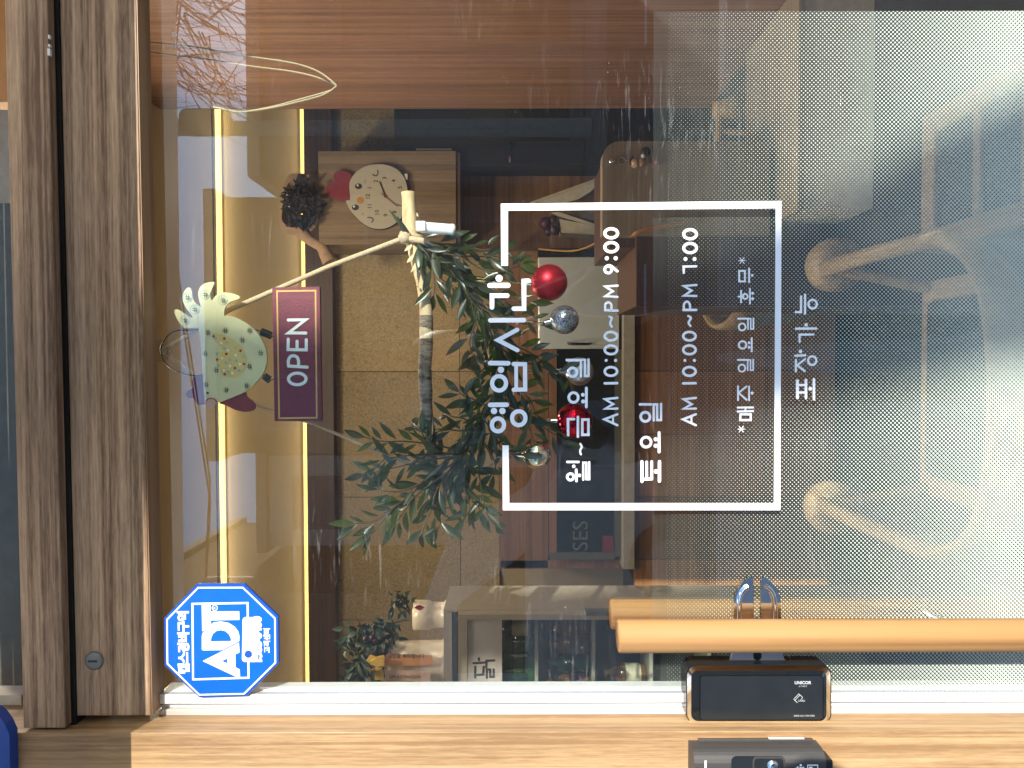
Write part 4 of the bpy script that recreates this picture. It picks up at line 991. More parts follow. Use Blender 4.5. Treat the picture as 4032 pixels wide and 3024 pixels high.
for _ in range(420):
    a = rnd.uniform(0, 6.28); r_ = math.sqrt(rnd.random()); q = kp([(390+190*r_*math.cos(a)*1.0, 700+250*r_*math.sin(a))], yq-.02-rnd.random()*.05)[0]
    mb.leaf(q, Vector((rnd.uniform(-1, 1), rnd.uniform(-1, .1), rnd.uniform(-1, 1))), Vector((rnd.uniform(-1, 1), -1, rnd.uniform(-1, 1))), .035, .014, .2)
part('flowers', mb, 'dried', bq, recalc=False)
mb = MB(); pts = kp([(380, 1010), (480, 1100), (600, 1160), (690, 1330)], yq); mb.tube(pts, [.03, .022, .026, .034], 12); part('paper_tail', mb, 'kraft', bq)

# red-brown cupboard panel below the cabinet, ledge things
mb = MB(); boxP(mb, 1800, 652, 2372, 978, YW-.12, .09); solo('wood_cupboard', mb, 'panel_brown', 'red brown wood cupboard panel below the clock cabinet', 'cupboard')
def tilt_box(quad, y, th):
    mb = MB(); mb.plate([P(a, b, y) for a, b in quad], th); return mb
tr = thing('leaning_tray', 'cream tray leaning at a slant above the white box corner', 'tray', P(2220, 770, YW-.25))
part('tray_base', tilt_box([(2095, 793), (2350, 702), (2352, 715), (2345, 735), (2325, 755), (2280, 783), (2225, 798)], YW-.25, .02), 'tray_cream', tr)
part('tray_rim', tilt_box([(2087, 796), (2349, 702), (2353, 711), (2095, 803)], YW-.256, .03), 'box_cream', tr)
bx = thing('paper_box', 'open cream paper box behind the upper corner of the white rule', 'box', P(2280, 880, YW-.25))
part('box_side', tilt_box([(2203, 863), (2210, 916), (2350, 924), (2362, 892)], YW-.25, .12), 'box_cream', bx)
part('box_flap', tilt_box([(2172, 838), (2198, 834), (2362, 888), (2360, 895), (2205, 852)], YW-.262, .010), 'tray_cream', bx)
part('box_back', tilt_box([(2230, 834), (2365, 830), (2362, 880), (2260, 855)], YW-.20, .01), 'counter_edge', bx)
mb = MB()
for a, b, r in ((2150, 880, 26), (2178, 866, 20), (2184, 905, 22), (2160, 912, 18), (2190, 885, 16)): mb.ball(P(a, b, YW-.24), r*(YW-.24+.95)/FPX, 12, 8)
solo('candy_pouch', mb, 'berry', 'small lumpy dark pink pouch beside the cream paper box', 'pouch')

# worktop run on the left half: brown apron, dark display case, steel appliance, counter
yo = YW-.40
mb = MB(); boxP(mb, 1968, 988, 2158, 2238, yo+.05, .2, .002); boxP(mb, 1968, 2205, 2500, 2240, yo+.05, .2, .002)
solo('wood_surround', mb, 'panel_brown', 'brown wood surround above the dark display case', 'panel')
st_ = thing('steel_appliance', 'brushed steel kitchen appliance set beside the dark glass case', 'appliance', P(2450, 1190, yo))
mb = MB(); boxP(mb, 2120, 1012, 2438, 1374, yo-.02, .34, .003); part('housing', mb, 'steel', st_)
mb = MB(); boxP(mb, 2118, 985, 2445, 1010.5, yo-.018, .3); part('side_panel', mb, 'gloss_black', st_)
mb = MB(); mb.tube(smooth_path([P(2236, 1352, yo-.022), P(2245, 1354, yo-.05), P(2280, 1354, yo-.055), P(2318, 1354, yo-.05), P(2325, 1352, yo-.022)], 3), .005, 8); part('handle', mb, 'satin_black', st_)
mb = MB(); boxP(mb, 2440, 985, 2452, 1374, yo-.015, .3); part('plinth', mb, 'gloss_black', st_)
dc = thing('display_case', 'long dark glass display case on the counter with dim reflected letters painted on', 'display case', P(2450, 1780, yo))
mb = MB(); boxP(mb, 2161, 1376, 2452, 2192, yo, .30, .003); case_ = part('case_body', mb, 'black_wood', dc)
mb = MB(); boxP(mb, 2163, 1378, 2430, 2190, yo-.008, .005); part('glass_front', mb, 'gloss_black', dc)
mb = MB(); boxP(mb, 2161, 1376, 2192, 2192, yo-.012, .003); part('upper_rail', mb, 'panel_brown', dc)
mb = MB(); boxP(mb, 2420, 1376, 2450, 2192, yo-.011, .002); part('lower_rail', mb, 'paint_grey', dc)
mb = MB(); boxP(mb, 2165, 2175, 2420, 2204, yo-.013, .004); part('end_rail', mb, 'paint_grey', dc)
mb = MB(); lettering(mb, 'SES', P(2288, 2110, yo-.0145), EXU, EZU, 64*(yo+.95)/FPX*1.35, 0); part('reflected_letters', mb, 'zinc', dc)  # writing reflected in the glass, laid on as grey letters
mb = MB(); boxP(mb, 2372, 2110, 2415, 2175, yo-.0147, .002); part('red_tag', mb, 'hen_red', dc)
ct = thing('counter', 'long wood counter with a pale worktop edge below the dark case', 'counter', P(3300, 1600, yo))
mb = MB(); boxP(mb, 2454, 985, 2500, 2242, yo-.06, .40, .002); part('worktop', mb, 'counter_edge', ct)
yf = yo-.035
mb = MB(); ed = [968, 1217, 1463, 1711, 1957, 2205, 2460, 3000]
for i in range(7): mb.box(Xat(ed[i], yf)-.0015, Xat(ed[i+1], yf)+.0015, yf, yf+.03, FLOOR+.09, Zat(2500, yf)-.001)
part('fronts', mb, 'counter_wood', ct)
mb = MB(); mb.box(Xat(968, yf), Xat(3000, yf), yf+.031, yo+.3, FLOOR, Zat(2500, yf)-.002); part('carcass', mb, 'black_wood', ct)
# dark end block with rounded corner and hanging charm
yr = 1.15
pd = thing('counter_end_board', 'grey brown wood board with a rounded top corner, charm hanging on it', 'board', P(2900, 740, yr))
q = [(3030, 556), (3030, 926), (2372, 926), (2372, 640)]+[(2372+70-70*math.cos(R(a)), 626-70*math.sin(R(a))) for a in range(0, 91, 10)]
mb = MB().plate([P(a, b, yr) for a, b in q], .05); part('board', mb, 'board_wood', pd)
mb = MB(); mb.box(P(0, 970, yr).x, P(0, 560, yr).x, yr+.051, yr+.45, FLOOR, Zat(2400, yr+.051)); part('cabinet_side', mb, 'panel_dark', pd)
mb = MB(); mb.box(P(0, 1210, yr).x, P(0, 930, yr).x, yr+.02, yr+.4, FLOOR, Zat(2505, yr+.02)); part('cabinet_front', mb, 'panel_dark', pd)
KZ = Zm(2080, 550, 2.765); yh = yr-.008
ch = thing('key_charm', 'small red and brown figure charm on a silver ring hung on the board', 'charm', P(2440, 637, yh))
kk = lambda a, b, dy=0: P(*KZ(a, b), yh+dy); sc = (yh+.95)/FPX/2.765
mb = MB(); mb.ball(kk(910, 240), 38*sc, 8, 4); part('hook', mb, 'chrome', ch)
mb = MB(); mb.tube([kk(1020+38*math.cos(a), 232+38*math.sin(a)) for a in [2*math.pi*j/18 for j in range(19)]], 5*sc, 6); mb.tube([kk(945, 240), kk(985, 235)], 4*sc, 6); mb.tube([kk(1055, 225), kk(1110, 225)], 4*sc, 6); part('ring', mb, 'chrome', ch)
mb = MB(); mb.ball(kk(1165, 255), 55*sc, 14, 10); mb.ball(kk(1225, 245), 52*sc, 14, 10); part('charm_body', mb, 'chair_wood', ch)
mb = MB(); mb.leaf(kk(1110, 290, -.006), kk(1140, 165)-kk(1110, 290), Vector((0, -1, 0)), 125*sc, 45*sc, .1); mb.ball(kk(1398, 240), 40*sc, 12, 8); part('red_bead', mb, 'clock_red', ch)
mb = MB(); mb.ball(kk(1280, 130), 52*sc, 14, 10); part('dark_hat', mb, 'black_wood', ch)
mb = MB(); mb.ball(kk(1250, 180, -.005), 26*sc, 10, 8); part('face', mb, 'vinyl_white', ch)
mb = MB(); mb.tube([kk(1295, 262), kk(1360, 265)], 4*sc, 6); part('cord', mb, 'gold_thread', ch)
# slack cable and a cloth at the counter end
mb = MB(); mb.tube(smooth_path([P(2120, 980, yo-.05), P(2250, 988, yo-.06), P(2330, 965, yo-.08), P(2380, 930, yo-.1)], 5), .004, 7)
solo('loose_cable', mb, 'ochre_paper', 'thin tan cable curving down beside the steel appliance', 'cable')
mb = MB(); mb.tube(smooth_path([P(2480, 935, yr-.02), P(2520, 912, yr-.025), P(2600, 893, yr-.02), P(2700, 878, yr-.015)], 5), [.003]*3+[.0065]*10+[.005]*3, 8)
solo('rubber_hose', mb, 'clock_orange', 'dull orange hose curving over the board end', 'hose')

# drinks fridge
yfz = .95
fr = thing('drinks_fridge', 'tall cream drinks fridge with shelves behind glass in the lower left corner', 'fridge', P(2900, 2600, yfz))
xf0 = Xat(2402, yfz); xf1 = xf0-.62; zf = Zat(1742, yfz)
def fz(px): return Zat(px, yfz)
mb = MB(); mb.box(xf0-.005, xf0, yfz, yfz+.21, FLOOR+.05, zf); part('side_wall', mb, 'fridge_body', fr)
mb = MB(); mb.box(xf1, xf0-.0051, yfz+.18, yfz+.21, FLOOR+.05, zf-.005); mb.box(xf1, xf1+.02, yfz+.02, yfz+.179, FLOOR+.05, zf-.005); part('back_wall', mb, 'paint_dark', fr)
mb = MB(); mb.box(xf1, xf0-.0052, yfz-.002, yfz+.21, fz(1775), zf-.0002); part('top_panel', mb, 'fridge_body', fr)
mb = MB(); mb.box(xf1, xf0-.004, yfz+.006, yfz+.03, fz(1800), fz(1776)); part('hinge_gap', mb, 'paint_grey', fr)
dr = MB(); xd0 = xf0-.001; xin = Xat(2440, yfz-.03)
dr.box(xin, xd0, yfz-.032, yfz-.001, FLOOR+.15, fz(1802)); dr.box(xf1, xin-.0002, yfz-.032, yfz-.001, fz(1838), fz(1802.5)); dr = part('door', dr, 'fridge_body', fr)
mb = MB(); mb.box(xd0-.002, xd0+.007, yfz-.036, yfz-.006, FLOOR+.2, fz(2300)); part('grip', mb, 'zinc', dr)
mb = MB(); mb.box(xf1, xin-.0004, yfz-.028, yfz-.006, fz(1974), fz(1839)); hd = part('header_sign', mb, 'fridge_sign', dr, 'pale sign strip with black Korean letters')
mb = MB(); NZ = Zm(1800, 2400, 3.16); ys = yfz-.0285; ks = (ys+.95)/FPX/3.16
for i, q in enumerate(([(270, 608), (272, 630)], [(205, 668), (345, 660)], [(225, 712), (225, 815), (225, 845)], [(225, 815), (325, 808), (330, 712)], [(367, 635), (362, 720), (362, 720)], [(362, 640), (460, 633)], [(370, 850), (370, 745), (410, 748), (412, 838), (455, 838), (455, 745)], [(200, 962), (320, 958)], [(268, 1000), (270, 1012)])):
    q = [q[0]]+[b for a, b in zip(q, q[1:]) if a != b]; mb.ribbon(PX(q, NZ, ys-i*2e-5), 30*ks)
mb.ribbon([P(*NZ(400+46*math.cos(a), 1056+46*math.sin(a)), ys-4e-4) for a in [2*math.pi*j/20 for j in range(20)]], 30*ks, 0, True)
part('sign_letters', mb, 'print_dark', hd, recalc=False)
mb = MB(); mb.box(xf1, xin-.0004, yfz-.02, yfz-.014, FLOOR+.2, fz(1975)); part('door_pane', mb, 'case_glass', dr)
mb = MB()
for px in (2690, 2735):
    for py in (2250, 2300, 2340): pass
for c_, cy_ in ((1060, 975), (1190, 975), (1325, 978), (1455, 975), (1060, 1030), (1190, 1030), (1325, 1033), (1455, 1030)):
    mb.ribbon([P(*NZ(c_+28*math.cos(a), cy_+20*math.sin(a)), yfz-.0206) for a in [2*math.pi*j/16 for j in range(16)]], 8*ks, 0, True)
part('price_figures', mb, 'print_grey', dr, recalc=False)
shelf_px = (2112, 2342, 2575, 2810)
for k, px in enumerate(shelf_px):
    mb = MB(); mb.box(xf1+.021, xf0-.006, yfz+.03, yfz+.175, fz(px+7), fz(px-7)); part('shelf', mb, 'fridge_rail', fr)
def bottle(name, px, py, shelf, r, h, mat, lab, cat, labmat=None):
    z = fz(shelf-7.2); p = P(shelf, py, yfz+.05+r); x = p.x; y = yfz+.05+r
    t = thing(name, lab, cat, (x, y, z), 'drinks in the fridge')
    if cat == 'bottle': prof = [(.0002, 0), (r, .003), (r, h*.6), (r*.85, h*.68), (r*.38, h*.82), (r*.36, h), (.0002, h)]
    else: prof = [(.0002, 0), (r*.85, 0), (r, .006), (r, h-.008), (r*.8, h), (.0002, h)]
    part('body', MB().lathe((x, y, z), prof, 20), mat, t)
    if labmat: part('label_band', MB().lathe((x, y, z), [(r+.0006, h*.15), (r+.0006, h*.5)], 20), labmat, t)
for i, (py, mat, lab, cat, lm, h) in enumerate(((2470, 'dark_green_glass', 'green bottle with a pale cap label, nearest the fridge door edge', 'bottle', 'box_cream', .12), (2532, 'green_label', 'green drink can, upper of the three green cans on the top shelf', 'can', 'dark_green_glass', .118), (2590, 'green_label', 'green drink can, middle one of the three on the top shelf', 'can', 'dark_green_glass', .118), (2648, 'green_label', 'green drink can beside the dark red and white can', 'can', 'dark_green_glass', .118), (2705, 'red_label', 'red and blue drink can at the stile edge on the top shelf', 'can', 'blue_label', .118))):
    bottle('drink_can' if cat == 'can' else 'drink_bottle', 0, py, 2112, .029 if cat == 'can' else .022, h, mat, lab, cat, lm)
for i, (py, mat, lab, lm) in enumerate(((2470, 'amber_glass', 'amber bottle at the door edge of the second shelf', None), (2535, 'amber_glass', 'amber bottle, second from the door edge on the second shelf', 'paint_grey'), (2610, 'dark_green_glass', 'dark green bottle between two amber ones on the second shelf', None), (2690, 'amber_glass', 'amber bottle with a purple red label near the stile', 'berry'))):
    bottle('drink_bottle', 0, py, 2342, .026, .115, mat, lab, 'bottle', lm)
for i, (py, mat, lab, lm) in enumerate(((2470, 'dark_green_glass', 'green bottle on the third fridge shelf above the pull bar', None), (2650, 'amber_glass', 'amber bottle with cream label on the third fridge shelf', 'box_cream'), (2715, 'dark_green_glass', 'green bottle with a blue and cream label by the stile', 'blue_label'))):
    bottle('drink_bottle', 0, py, 2575, .026, .115, mat, lab, 'bottle', lm)
# pots on the fridge
def leaves_cluster(pts, n, L, mat_mb, sp):
    for _ in range(n):
        b = rnd.choice(pts)+Vector((rnd.gauss(0, sp), rnd.gauss(0, sp), rnd.gauss(0, sp)))
        mat_mb.leaf(b, Vector((rnd.uniform(-1, 1), rnd.uniform(-1, .3), rnd.uniform(-.6, 1))), Vector((rnd.uniform(-.6, .6), -1, rnd.uniform(0, 1))), L*rnd.uniform(.7, 1.3), L*.45, .25)
yv = yfz+.12; kv = (yv+.95)/FPX
pt = thing('white_pot', 'small waisted white pot with a red leaf mark on top of the fridge', 'plant pot', (P(1700, 2421, yv).x, yv, zf))
z0 = zf; xp = P(1700, 2421, yv).x; Hh = Zat(1625, yv)-zf; r = 58*kv
mb = MB().lathe((xp, yv, z0), [(.0002, .0003), (r*.95, .0003), (r*.98, .008), (r*.86, .010), (r*.88, Hh*.45), (r*1.0, Hh*.55), (r, Hh), (r*.9, Hh), (r*.85, Hh*.8), (.0002, Hh*.8)], 32); part('pot', mb, 'ceramic', pt)
mb = MB(); mb.leaf(P(1632, 2392, yv-r-.001), Vector((0, 0, -1)), Vector((0, -1, 0)), 40*kv, 22*kv, 0); part('leaf_mark', mb, 'clock_red', pt, recalc=False)
mb = MB(); base = P(1610, 2400, yv)
for pts in ([(1615, 2400), (1580, 2410), (1560, 2365)], [(1615, 2440), (1560, 2450), (1500, 2465)], [(1615, 2420), (1590, 2380), (1570, 2340)], [(1615, 2410), (1600, 2370), (1600, 2345)]):
    p = smooth_path([P(a, b, yv) for a, b in pts], 4); mb.tube(p, .002, 5); leaves_cluster(p[4:], 9, .028, mb, .006)
leaves_cluster([P(1528, 2445, yv), P(1500, 2465, yv)], 14, .03, mb, .006); part('plant', mb, 'dull_leaf', pt, recalc=False)
xp = P(1700, 2598, yv).x; Hh = Zat(1530, yv)-zf; r = 78*kv
pt = thing('gift_pot', 'larger cream pot with a yellow bow and pink ribbons on the fridge', 'plant pot', (xp, yv, zf))
mb = MB().lathe((xp, yv, z0), [(.0002, .0003), (r*1.08, .0003), (r*1.1, .012), (r*.97, .016), (r*.95, Hh*.5), (r*.92, Hh), (r*.85, Hh), (r*.8, Hh*.8), (.0002, Hh*.8)], 32); part('pot', mb, 'ceramic', pt)
mb = MB(); leaves_cluster([P(1530, 2520, yv), P(1480, 2560, yv), P(1430, 2540, yv-.03), P(1410, 2600, yv), P(1400, 2660, yv), P(1430, 2690, yv), P(1480, 2640, yv), P(1385, 2520, yv), P(1440, 2490, yv), P(1410, 2640, yv-.04), P(1455, 2600, yv-.05), P(1500, 2510, yv)], 260, .035, mb, .018); part('plant', mb, 'dull_leaf', pt, recalc=False)
mb = MB()
for a, b in ((1440, 2515), (1465, 2512), (1478, 2522), (1470, 2570)): mb.ball(P(a, b, yv-.06), .008, 10, 8)
part('berries', mb, 'berry', pt)
VZ = Zm(1280, 2280, 2.765); vz = lambda l, y: [P(*VZ(a, b), y) for a, b in l]
mb = MB()
for q, dy in (([(445, 890), (490, 825), (560, 850), (640, 830), (655, 890), (640, 950), (560, 920), (500, 940)], 0), ([(455, 975), (520, 950), (600, 965), (630, 1000), (640, 1095), (530, 1100), (500, 1040)], .003), ([(490, 900), (560, 860), (640, 880), (640, 940), (560, 960), (500, 930)], -.010), ([(500, 990), (550, 965), (620, 970), (560, 1005)], -.010)):
    mb.plate(vz(q, yv-r-.02+dy), .004)
part('bow', mb, 'bow_yellow', pt)
mb = MB().plate(vz([(660, 830), (690, 815), (1160, 830), (1175, 900), (1150, 940), (690, 945), (650, 900)], yv-r-.012), .001); rb = part('ribbon', mb, 'ribbon_orange', pt)
mb = MB().plate(vz([(655, 990), (1145, 1005), (1145, 1122), (650, 1095)], yv-r-.013), .001); rb2 = part('ribbon', mb, 'ribbon_pink', pt)
mb = MB(); lettering(mb, 'LIM KYONGSUN', vz([(870, 1068)], yv-r-.0136)[0], EXL, EZL, 46*kv/2.765, 0); part('ribbon_print', mb, 'print_dark', rb2)
mb = MB(); lettering(mb, '개업을 축하합니다', vz([(880, 842)], yv-r-.0126)[0], EXL, EZL, 52*kv/2.765, .01*52*kv/2.765); part('ribbon_print', mb, 'print_dark', rb)

# =================================================================== CHAIRS
def bent_chair(lab):
    """low wood armchair: bent back band running into long arms with round scroll ends, dark cushion in a wood seat frame"""
    t = thing('wood_chair', lab, 'chair', (0, 0, 0), 'wood armchairs inside the door')
    path = [(-.30, .46, .655), (-.298, .25, .665), (-.292, .05, .675), (-.275, -.15, .69), (-.19, -.30, .70), (0, -.35, .705), (.19, -.30, .70), (.275, -.15, .69), (.292, .05, .675), (.298, .25, .665), (.30, .46, .655)]
    pth = smooth_path(path, 6); n = len(pth); mb = MB(); rows = []
    for i, p in enumerate(pth):
        f = math.sin(math.pi*i/(n-1)); hh = .017+.022*f**3; th = .022-.008*f
        d = (pth[min(i+1, n-1)]-pth[max(i-1, 0)]); d.z = 0; d.normalize(); nn = Vector((-d.y, d.x, 0))
        rows.append([p+nn*(th*math.cos(a))+Vector((0, 0, hh*math.sin(a))) for a in [2*math.pi*k/12 for k in range(12)]])
    vs = sum(rows, []); mb.add(vs, [(i*12+k, i*12+(k+1) % 12, (i+1)*12+(k+1) % 12, (i+1)*12+k) for i in range(n-1) for k in range(12)]+[tuple(range(12)), tuple((n-1)*12+k for k in range(12))], True)
    part('back_band', mb, 'chair_wood', t)
    pp_ = [p for p in pth if p.y < .02]; mb = MB(); n = len(pp_); rows = []
    for i, p in enumerate(pp_):
        d = (pp_[min(i+1, n-1)]-pp_[max(i-1, 0)]); d.z = 0; d.normalize(); nn = Vector((-d.y, d.x, 0))
        rows.append([p+nn*.009+Vector((0, 0, -.02)), Vector((p.x*.93, p.y*.93+.0, .445))+nn*.009, Vector((p.x*.93, p.y*.93, .445))-nn*.009, p-nn*.009+Vector((0, 0, -.02))])
    mb.add(sum(rows, []), [(i*4+k, i*4+(k+1) % 4, (i+1)*4+(k+1) % 4, (i+1)*4+k) for i in range(n-1) for k in range(4)]+[(0, 1, 2, 3), ((n-1)*4, (n-1)*4+1, (n-1)*4+2, (n-1)*4+3)]); part('back_panel', mb, 'pale_cloth', t)
    for sx in (-1, 1):
        mb = MB(); mb.lathe((sx*.315, .47, .615), [(.0002, -.05), (.05, -.048), (.066, -.03), (.07, 0), (.066, .03), (.05, .05), (.0002, .055)], 24, 'Y'); part('arm_scroll', mb, 'chair_wood', t)
    mb = MB(); mb.box(-.26, .26, .33, .38, .40, .44, .006); mb.box(-.26, .26, -.25, -.20, .40, .44, .006); mb.box(-.26, -.21, -.1999, .3299, .40, .44, .006); mb.box(.21, .26, -.1999, .3299, .40, .44, .006)
    part('seat_frame', mb, 'chair_wood', t)
    mb = MB(); mb.box(-.208, .208, -.198, .328, .405, .46, .014); part('cushion', mb, 'dark_cloth', t)
    for sx in (-1, 1):
        mb = MB(); mb.tube([(sx*.235, .35, .3995), (sx*.25, .37, .0)], [.022, .015], 10); part('leg', mb, 'chair_wood', t)
        mb = MB(); mb.tube([(sx*.235, -.22, .3995), (sx*.25, -.28, .0)], [.022, .015], 10); part('leg', mb, 'chair_wood', t)
        mb = MB(); mb.tube([(sx*.245, .35, .4405), (sx*.292, .38, .645)], [.016, .014], 8); part('arm_post', mb, 'chair_wood', t)
        mb = MB(); mb.tube([(sx*.12, -.225, .4405), (sx*.13, -.325, .68)], [.014, .011], 8); part('back_post', mb, 'chair_wood', t)
    return t
ch1 = bent_chair('wood armchair nearest the glass, seen between the pull bar and the last letters')
def put(t, x, y, rz): t.location = (x, y, FLOOR); t.rotation_euler = (0, 0, R(rz))
ch2 = copy_thing(ch1, (0, 0, 0), 'wood armchair farther inside behind the near one, only its bent rail showing')
put(ch1, -.06, .50, 0); put(ch2, .48, 1.62, -95)
sk2 = thing('wood_stool', 'square wood stool with a dark padded seat in the lower right corner', 'stool', (.43, .66, FLOOR))
mb = MB(); X0, X1, Y0, Y1, zz = .27, .60, .46, .87, FLOOR+.45
mb.box(X0, X1, Y1-.055, Y1, zz-.04, zz, .005); mb.box(X0, X1, Y0, Y0+.055, zz-.04, zz, .005); mb.box(X0, X0+.05, Y0+.0551, Y1-.0551, zz-.04, zz, .005); mb.box(X1-.05, X1, Y0+.0551, Y1-.0551, zz-.04, zz, .005)
mb.box(X0+.0501, X1-.0501, .645, .672, zz-.03, zz-.002, .004); part('seat_frame', mb, 'chair_wood', sk2)
mb = MB(); mb.box(X0+.051, X1-.051, Y0+.056, .644, zz-.035, zz-.008, .006); mb.box(X0+.051, X1-.051, .673, Y1-.056, zz-.035, zz-.008, .006); part('seat_pad', mb, 'dark_cloth', sk2)
for a in (X0+.03, X1-.03):
    for b_ in (Y0+.03, Y1-.03): mb = MB(); mb.tube([(a, b_, zz-.0405), (a, b_, FLOOR)], [.02, .015], 10); part('leg', mb, 'chair_wood', sk2)
cb = thing('storage_bench', 'cream box bench against the wood partition behind the stool', 'bench', (.6, 1.1, FLOOR))
mb = MB(); xa_, xb_ = P(3200, 822, 1.0).x, XP-.008; mb.box(xa_, xb_, 1.0, 1.42, Zat(3432, 1.0), Zat(3155, 1.0), .004); part('bench_box', mb, 'paint_cream', cb)
mb = MB(); mb.box(xa_-.006, xb_, .994, 1.43, Zat(3155, 1.0)+.0004, Zat(3130, 1.0), .003); part('lid', mb, 'board_wood', cb)
mb = MB(); mb.box(xa_+.02, xb_-.01, 1.05, 1.40, FLOOR, Zat(3432, 1.0)-.0005); part('plinth', mb, 'black_wood', cb)
mb = MB(); mb.tube([((xa_+xb_)/2-.03, .999, Zat(3300, 1.0)), ((xa_+xb_)/2-.03, .985, Zat(3292, 1.0)), ((xa_+xb_)/2+.03, .985, Zat(3292, 1.0)), ((xa_+xb_)/2+.03, .999, Zat(3300, 1.0))], .005, 8); part('handle', mb, 'chrome', cb)

# =================================================================== ACROSS THE STREET (seen mirrored in the glass)
def facade(name, x0, x1, y, h, mat, lab, wins, roofh=.25):
    t = thing(name, lab, 'building', ((x0+x1)/2, y, FLOOR))
    mb = MB(); mb.box(x0, x1, y-7, y, FLOOR, FLOOR+h); wl = part('wall', mb, mat, t)
    mb = MB(); mb.box(x0-.15, x1+.15, y-7.15, y+.15, FLOOR+h, FLOOR+h+roofh); part('roof', mb, 'concrete', t)
    for (a, z, w_, hh) in wins:
        mb = MB(); mb.box(x0+a, x0+a+w_, y-.02, y+.03, FLOOR+z, FLOOR+z+hh); f_ = part('window', mb, 'stucco_grey', t)
        mb = MB(); mb.box(x0+a+.07, x0+a+w_-.07, y+.0305, y+.04, FLOOR+z+.07, FLOOR+z+hh-.07); part('pane', mb, 'window_dark', f_)
    return t
facade('shop_building', 3.9, 8.2, -14, 6.45, 'stucco_grey', 'low grey shop building across the street under the tree', [(.5+2.0*i, 3.4, 1.4, 1.5) for i in range(2)]+[(.5+2.0*i, .2, 1.6, 2.2) for i in range(2)])
facade('brown_building', -1.9, 3.6, -15, 7.75, 'stucco_brown', 'taller brown building across the street with wide shop windows', [(.5+1.7*i, z, 1.2, 1.4) for i in range(3) for z in (3.2, 5.6)]+[(.4, .2, 2.2, 2.4), (3.0, .2, 2.0, 2.4)])
facade('white_building', -4.4, -2.2, -17, 7.4, 'stucco_white', 'narrow white building beyond the brown one', [(.4, z, 1.3, 1.2) for z in (3.2, 5.6)]+[(.3, .2, 1.6, 2.4)])
facade('corner_building', -16, -4.8, -14.5, 9.6, 'stucco_brown', 'long brown corner building at the far left of the street', [(.5+2.2*i, z, 1.5, 1.4) for i in range(5) for z in (3.2, 6.2)]+[(.4+3.4*i, .2, 2.9, 2.4) for i in range(3)])
# white van at the far kerb
vn = thing('delivery_van', 'white high roof delivery van parked at the near kerb', 'van', (-3.3, -5.9, FLOOR-.15))
vb = [(-5.6, 2.35), (-2.0, 2.35), (-1.75, 2.25), (-1.25, 1.45), (-.85, 1.25), (-.78, .45), (-5.6, .45)]
mb = MB(); a = [Vector((x, -6.7, FLOOR-.15+z)) for x, z in vb]; mb.plate(a, 1.7); part('body', mb, 'van_white', vn)
mb = MB().plate([Vector((x, -4.985, FLOOR-.15+z)) for x, z in [(-2.5, 1.5), (-2.5, 2.05), (-1.95, 2.05), (-1.52, 1.5)]], .006, n=(0, -1, 0)); part('side_window', mb, 'window_dark', vn)
mb = MB().plate([Vector((-5.3, -4.99, FLOOR-.15+1.0)), Vector((-2.7, -4.99, FLOOR-.15+1.0)), Vector((-2.7, -4.99, FLOOR-.15+1.35)), Vector((-5.3, -4.99, FLOOR-.15+1.35))], .006, n=(0, -1, 0)); part('side_stripe', mb, 'zinc', vn)
mb = MB(); mb.box(-.78, -.70, -6.65, -5.05, FLOOR+.28, FLOOR+.5, .02); part('bumper', mb, 'satin_black', vn)
for x in (-4.7, -1.6):
    for y in (-5.02, -6.66):
        mb = MB().lathe((x, y, FLOOR-.15+.33), [(.0002, -.1), (.32, -.1), (.33, -.08), (.33, .08), (.32, .1), (.0002, .1)], 28, 'Y'); wl = part('wheel', mb, 'tyre', vn)
        mb = MB().lathe((x, y, FLOOR-.15+.33), [(.0002, -.103), (.2, -.103), (.2, .103), (.0002, .103)], 20, 'Y'); part('rim', mb, 'zinc', wl)
for y in (-5.25, -6.45):
    mb = MB(); mb.box(-.80, -.765, y-.12, y+.12, FLOOR+.75, FLOOR+.95, .02); part('headlight', mb, 'lamp_lens', vn)
# utility pole with insulators
up = thing('utility_pole', 'concrete utility pole with crossarms and wires above the roofs', 'pole', (4.3, -13, FLOOR))
mb = MB(); mb.tube([(4.3, -12.6, FLOOR), (4.3, -12.6, 9.2)], [.17, .11], 14); part('shaft', mb, 'concrete', up)
for z in (6.2, 7.2):
    mb = MB(); mb.box(3.4, 5.2, -12.75, -12.66, z, z+.1); ar = part('crossarm', mb, 'zinc', up)
    mb = MB()
    for x in (3.5, 3.9, 4.7, 5.1): mb.lathe((x, -12.7, z+.1), [(.0002, .0), (.07, .0), (.04, .06), (.07, .1), (.04, .16), (.0002, .2)], 12)
    part('insulators', mb, 'stucco_white', ar)
mb = MB(); mb.lathe((4.3, -12.25, 5.0), [(.0002, 0), (.22, 0), (.24, .05), (.24, .75), (.2, .8), (.0002, .82)], 18); part('transformer', mb, 'zinc', up)
mb = MB()
for x, z in ((3.5, 6.45), (3.9, 6.45), (4.7, 7.45), (5.1, 7.45)):
    mb.tube([(x-12, -12.7, z-.5), (x-6, -12.7, z-.85), (x, -12.7, z), (x+6, -12.7, z-.85), (x+12, -12.7, z-.5)], .018, 5)
part('wires', mb, 'black_wire', up)
